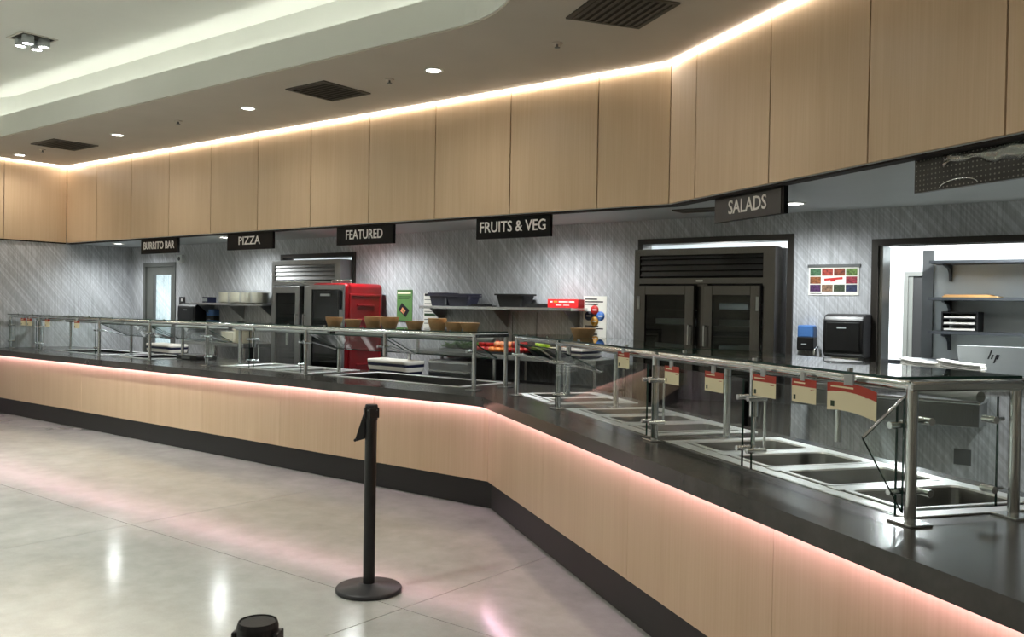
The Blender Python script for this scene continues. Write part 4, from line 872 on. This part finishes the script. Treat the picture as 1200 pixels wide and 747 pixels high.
MB().tube((.06, -.06, 1.02), (.10, -.06, 1.02), .012).build('door_handle', m_chrome, t)
struct('wall_partition', MB().box(-1.93, 1.6, 8.6, 8.66, 0, 2.13), m_board); struct('trim_6', MB().box(-2.02, -1.93, 8.56, 8.68, 0, 2.13), m_mgrey)
t = empty('coat_rack', (-2.42, 10.7, 0), 0, 'tall grey locker edge beside the open door in the room behind', 'locker'); MB().box(0, .10, 0, .3, .02, 1.86).build('body', m_mgrey, t, bevel=.02); MB().box(.03, .07, -.006, 0, .3, 1.7).build('door', m_board, t)
for z, lab in ((2.02, 'top dark grey shelf in the room behind the pass-through'), (1.705, 'middle dark grey shelf holding a folder in the room behind'), (1.415, 'lower dark grey shelf holding letter trays in the room behind')):
    t = empty('office_shelf', (-1.90, 8.6, z), 0, lab, 'shelf', 'shelves in the room behind'); MB().box(0, 1.5, -.33, 0, -.025, 0).build('board', m_shelf, t)
    for x in (.10, .80, 1.42):
        mb = MB(); pr = [(-.30, -.025), (0, -.025), (0, -.17), (-.04, -.17), (-.06, -.10), (-.12, -.06), (-.30, -.04)]; n_ = len(pr)
        vs = [(x, a, b) for a, b in pr]+[(x+.02, a, b) for a, b in pr]; mb.add(vs, [tuple(range(n_)), tuple(range(2*n_-1, n_-1, -1))]+[(i, n_+i, n_+(i+1) % n_, (i+1) % n_) for i in range(n_)]); mb.build('bracket', m_shelf, t)
tag(MB().box(0, .42, 0, .24, 0, .012).box(.01, .36, .01, .23, .012, .024).build('folder', m_amber, None, loc=(-1.80, 8.32, 1.705), rz=-.05), 'manila folder lying on the middle shelf in the room behind', 'folder')
t = empty('letter_tray', (-1.80, 8.30, 1.415), 0, 'black three tier letter tray with papers on the lower shelf', 'letter tray')
MB().box(0, .012, 0, .26, 0, .17).box(.27, .282, 0, .26, 0, .17).build('side_panel', m_blackm, t)
for i in range(4): MB().box(.012, .27, 0, .26, .0+.052*i, .010+.052*i).build('tier', m_blackm, t)
for i in range(3): MB().box(.02, .26, .004, .25, .0105+.052*i, .026+.052*i).build('paper', m_paper, t)
t = empty('desk', (-2.2, 7.9, 0), 0, 'dark desk edge in the room behind the pass-through', 'desk'); MB().box(0, .62, 0, .6, 1.14, 1.17).build('desk_top', m_shelf, t); MB().box(.05, .3, .05, .55, 0, 1.14).build('pedestal', m_navy, t)
t = empty('monitor', (-1.57, 7.78, 1.09), 0, 'silver monitor seen from behind on the pass-through sill', 'monitor')
vs = [(0.0, 0, .225), (.60, 0, .225), (.585, 0, .0), (.03, 0, .0)]; vs2 = [(a, .03, c) for a, b, c in vs]
MB().add(vs+vs2, [(0, 3, 2, 1), (4, 5, 6, 7), (0, 1, 5, 4), (1, 2, 6, 5), (2, 3, 7, 6), (3, 0, 4, 7)]).build('back_cover', m_grey, t, bevel=.004)
lg = MB()
def stroke(x0, z0, x1, z1, w_=.012): lg.add([(x0-w_/2, -.003, z0), (x0+w_/2, -.003, z0), (x1+w_/2, -.003, z1), (x1-w_/2, -.003, z1), (x0-w_/2, 0, z0), (x0+w_/2, 0, z0), (x1+w_/2, 0, z1), (x1-w_/2, 0, z1)], [(0, 1, 2, 3), (4, 7, 6, 5), (0, 4, 5, 1), (1, 5, 6, 2), (2, 6, 7, 3), (3, 7, 4, 0)])
stroke(.228, .125, .252, .195); stroke(.250, .125, .262, .16); stroke(.268, .095, .290, .162); stroke(.290, .125, .302, .16)
lg.build('logo', m_ink, t); MB().box(.2, .4, .03, .12, -.0, .1).build('stand', m_mgrey, t)
def papers(x, y, z, n_, label, sx=.26, sy=.22):
    t = empty('napkin_stack', (x, y, z), 0, label, 'napkins', 'stacks of white napkins on the sill')
    for i in range(n_):
        mb = MB(); ns = 6; h_ = .016
        for k_ in range(ns+1):
            q = k_/ns; zz = i*h_+.03*(1-q)**2*(1 if i > 0 else .3)
            for yy in (0, sy):
                for hh in (0, h_*.62): mb.v.append((sx*q+.006*math.sin(i*2.3), yy+.004*math.cos(i*1.7), zz+hh))
        for k_ in range(ns):
            b_ = k_*4; mb.f += [(b_, b_+4, b_+5, b_+1), (b_+2, b_+3, b_+7, b_+6), (b_+1, b_+5, b_+7, b_+3), (b_, b_+2, b_+6, b_+4)]; mb.m += [0]*4; mb.sm += [False]*4
        mb.f += [(0, 1, 3, 2), (ns*4, ns*4+2, ns*4+3, ns*4+1)]; mb.m += [0, 0]; mb.sm += [False]*2
        mb.build('napkin', m_paper, t)
papers(-1.90, 7.42, PT[2], 6, 'left low stack of white napkins on the pass-through sill'); papers(-1.63, 7.42, PT[2], 6, 'right taller stack of white napkins on the pass-through sill', .30)
t = empty('steel_ledge_box', (-2.02, 7.12, .74), 0, 'steel box ledge mounted below the pass-through window', 'cabinet'); MB().box(0, .74, .02, .31, 0, .17).build('body', m_steel_mid, t, bevel=.004); MB().box(-.01, .75, 0, .31, .17, .195).build('lip', m_steel, t, bevel=.004); MB().box(.05, .70, .012, .02, .02, .15).build('front_panel', m_steel_mid, t)
tag(MB().box(0, .12, -.006, -.001, 0, .12).box(.03, .09, -.009, -.006, .02, .10).build('wall_plate', m_mgrey, None, loc=(-1.50, YB, .42)), 'dark square plate on the wall below the pass-through', 'wall plate')
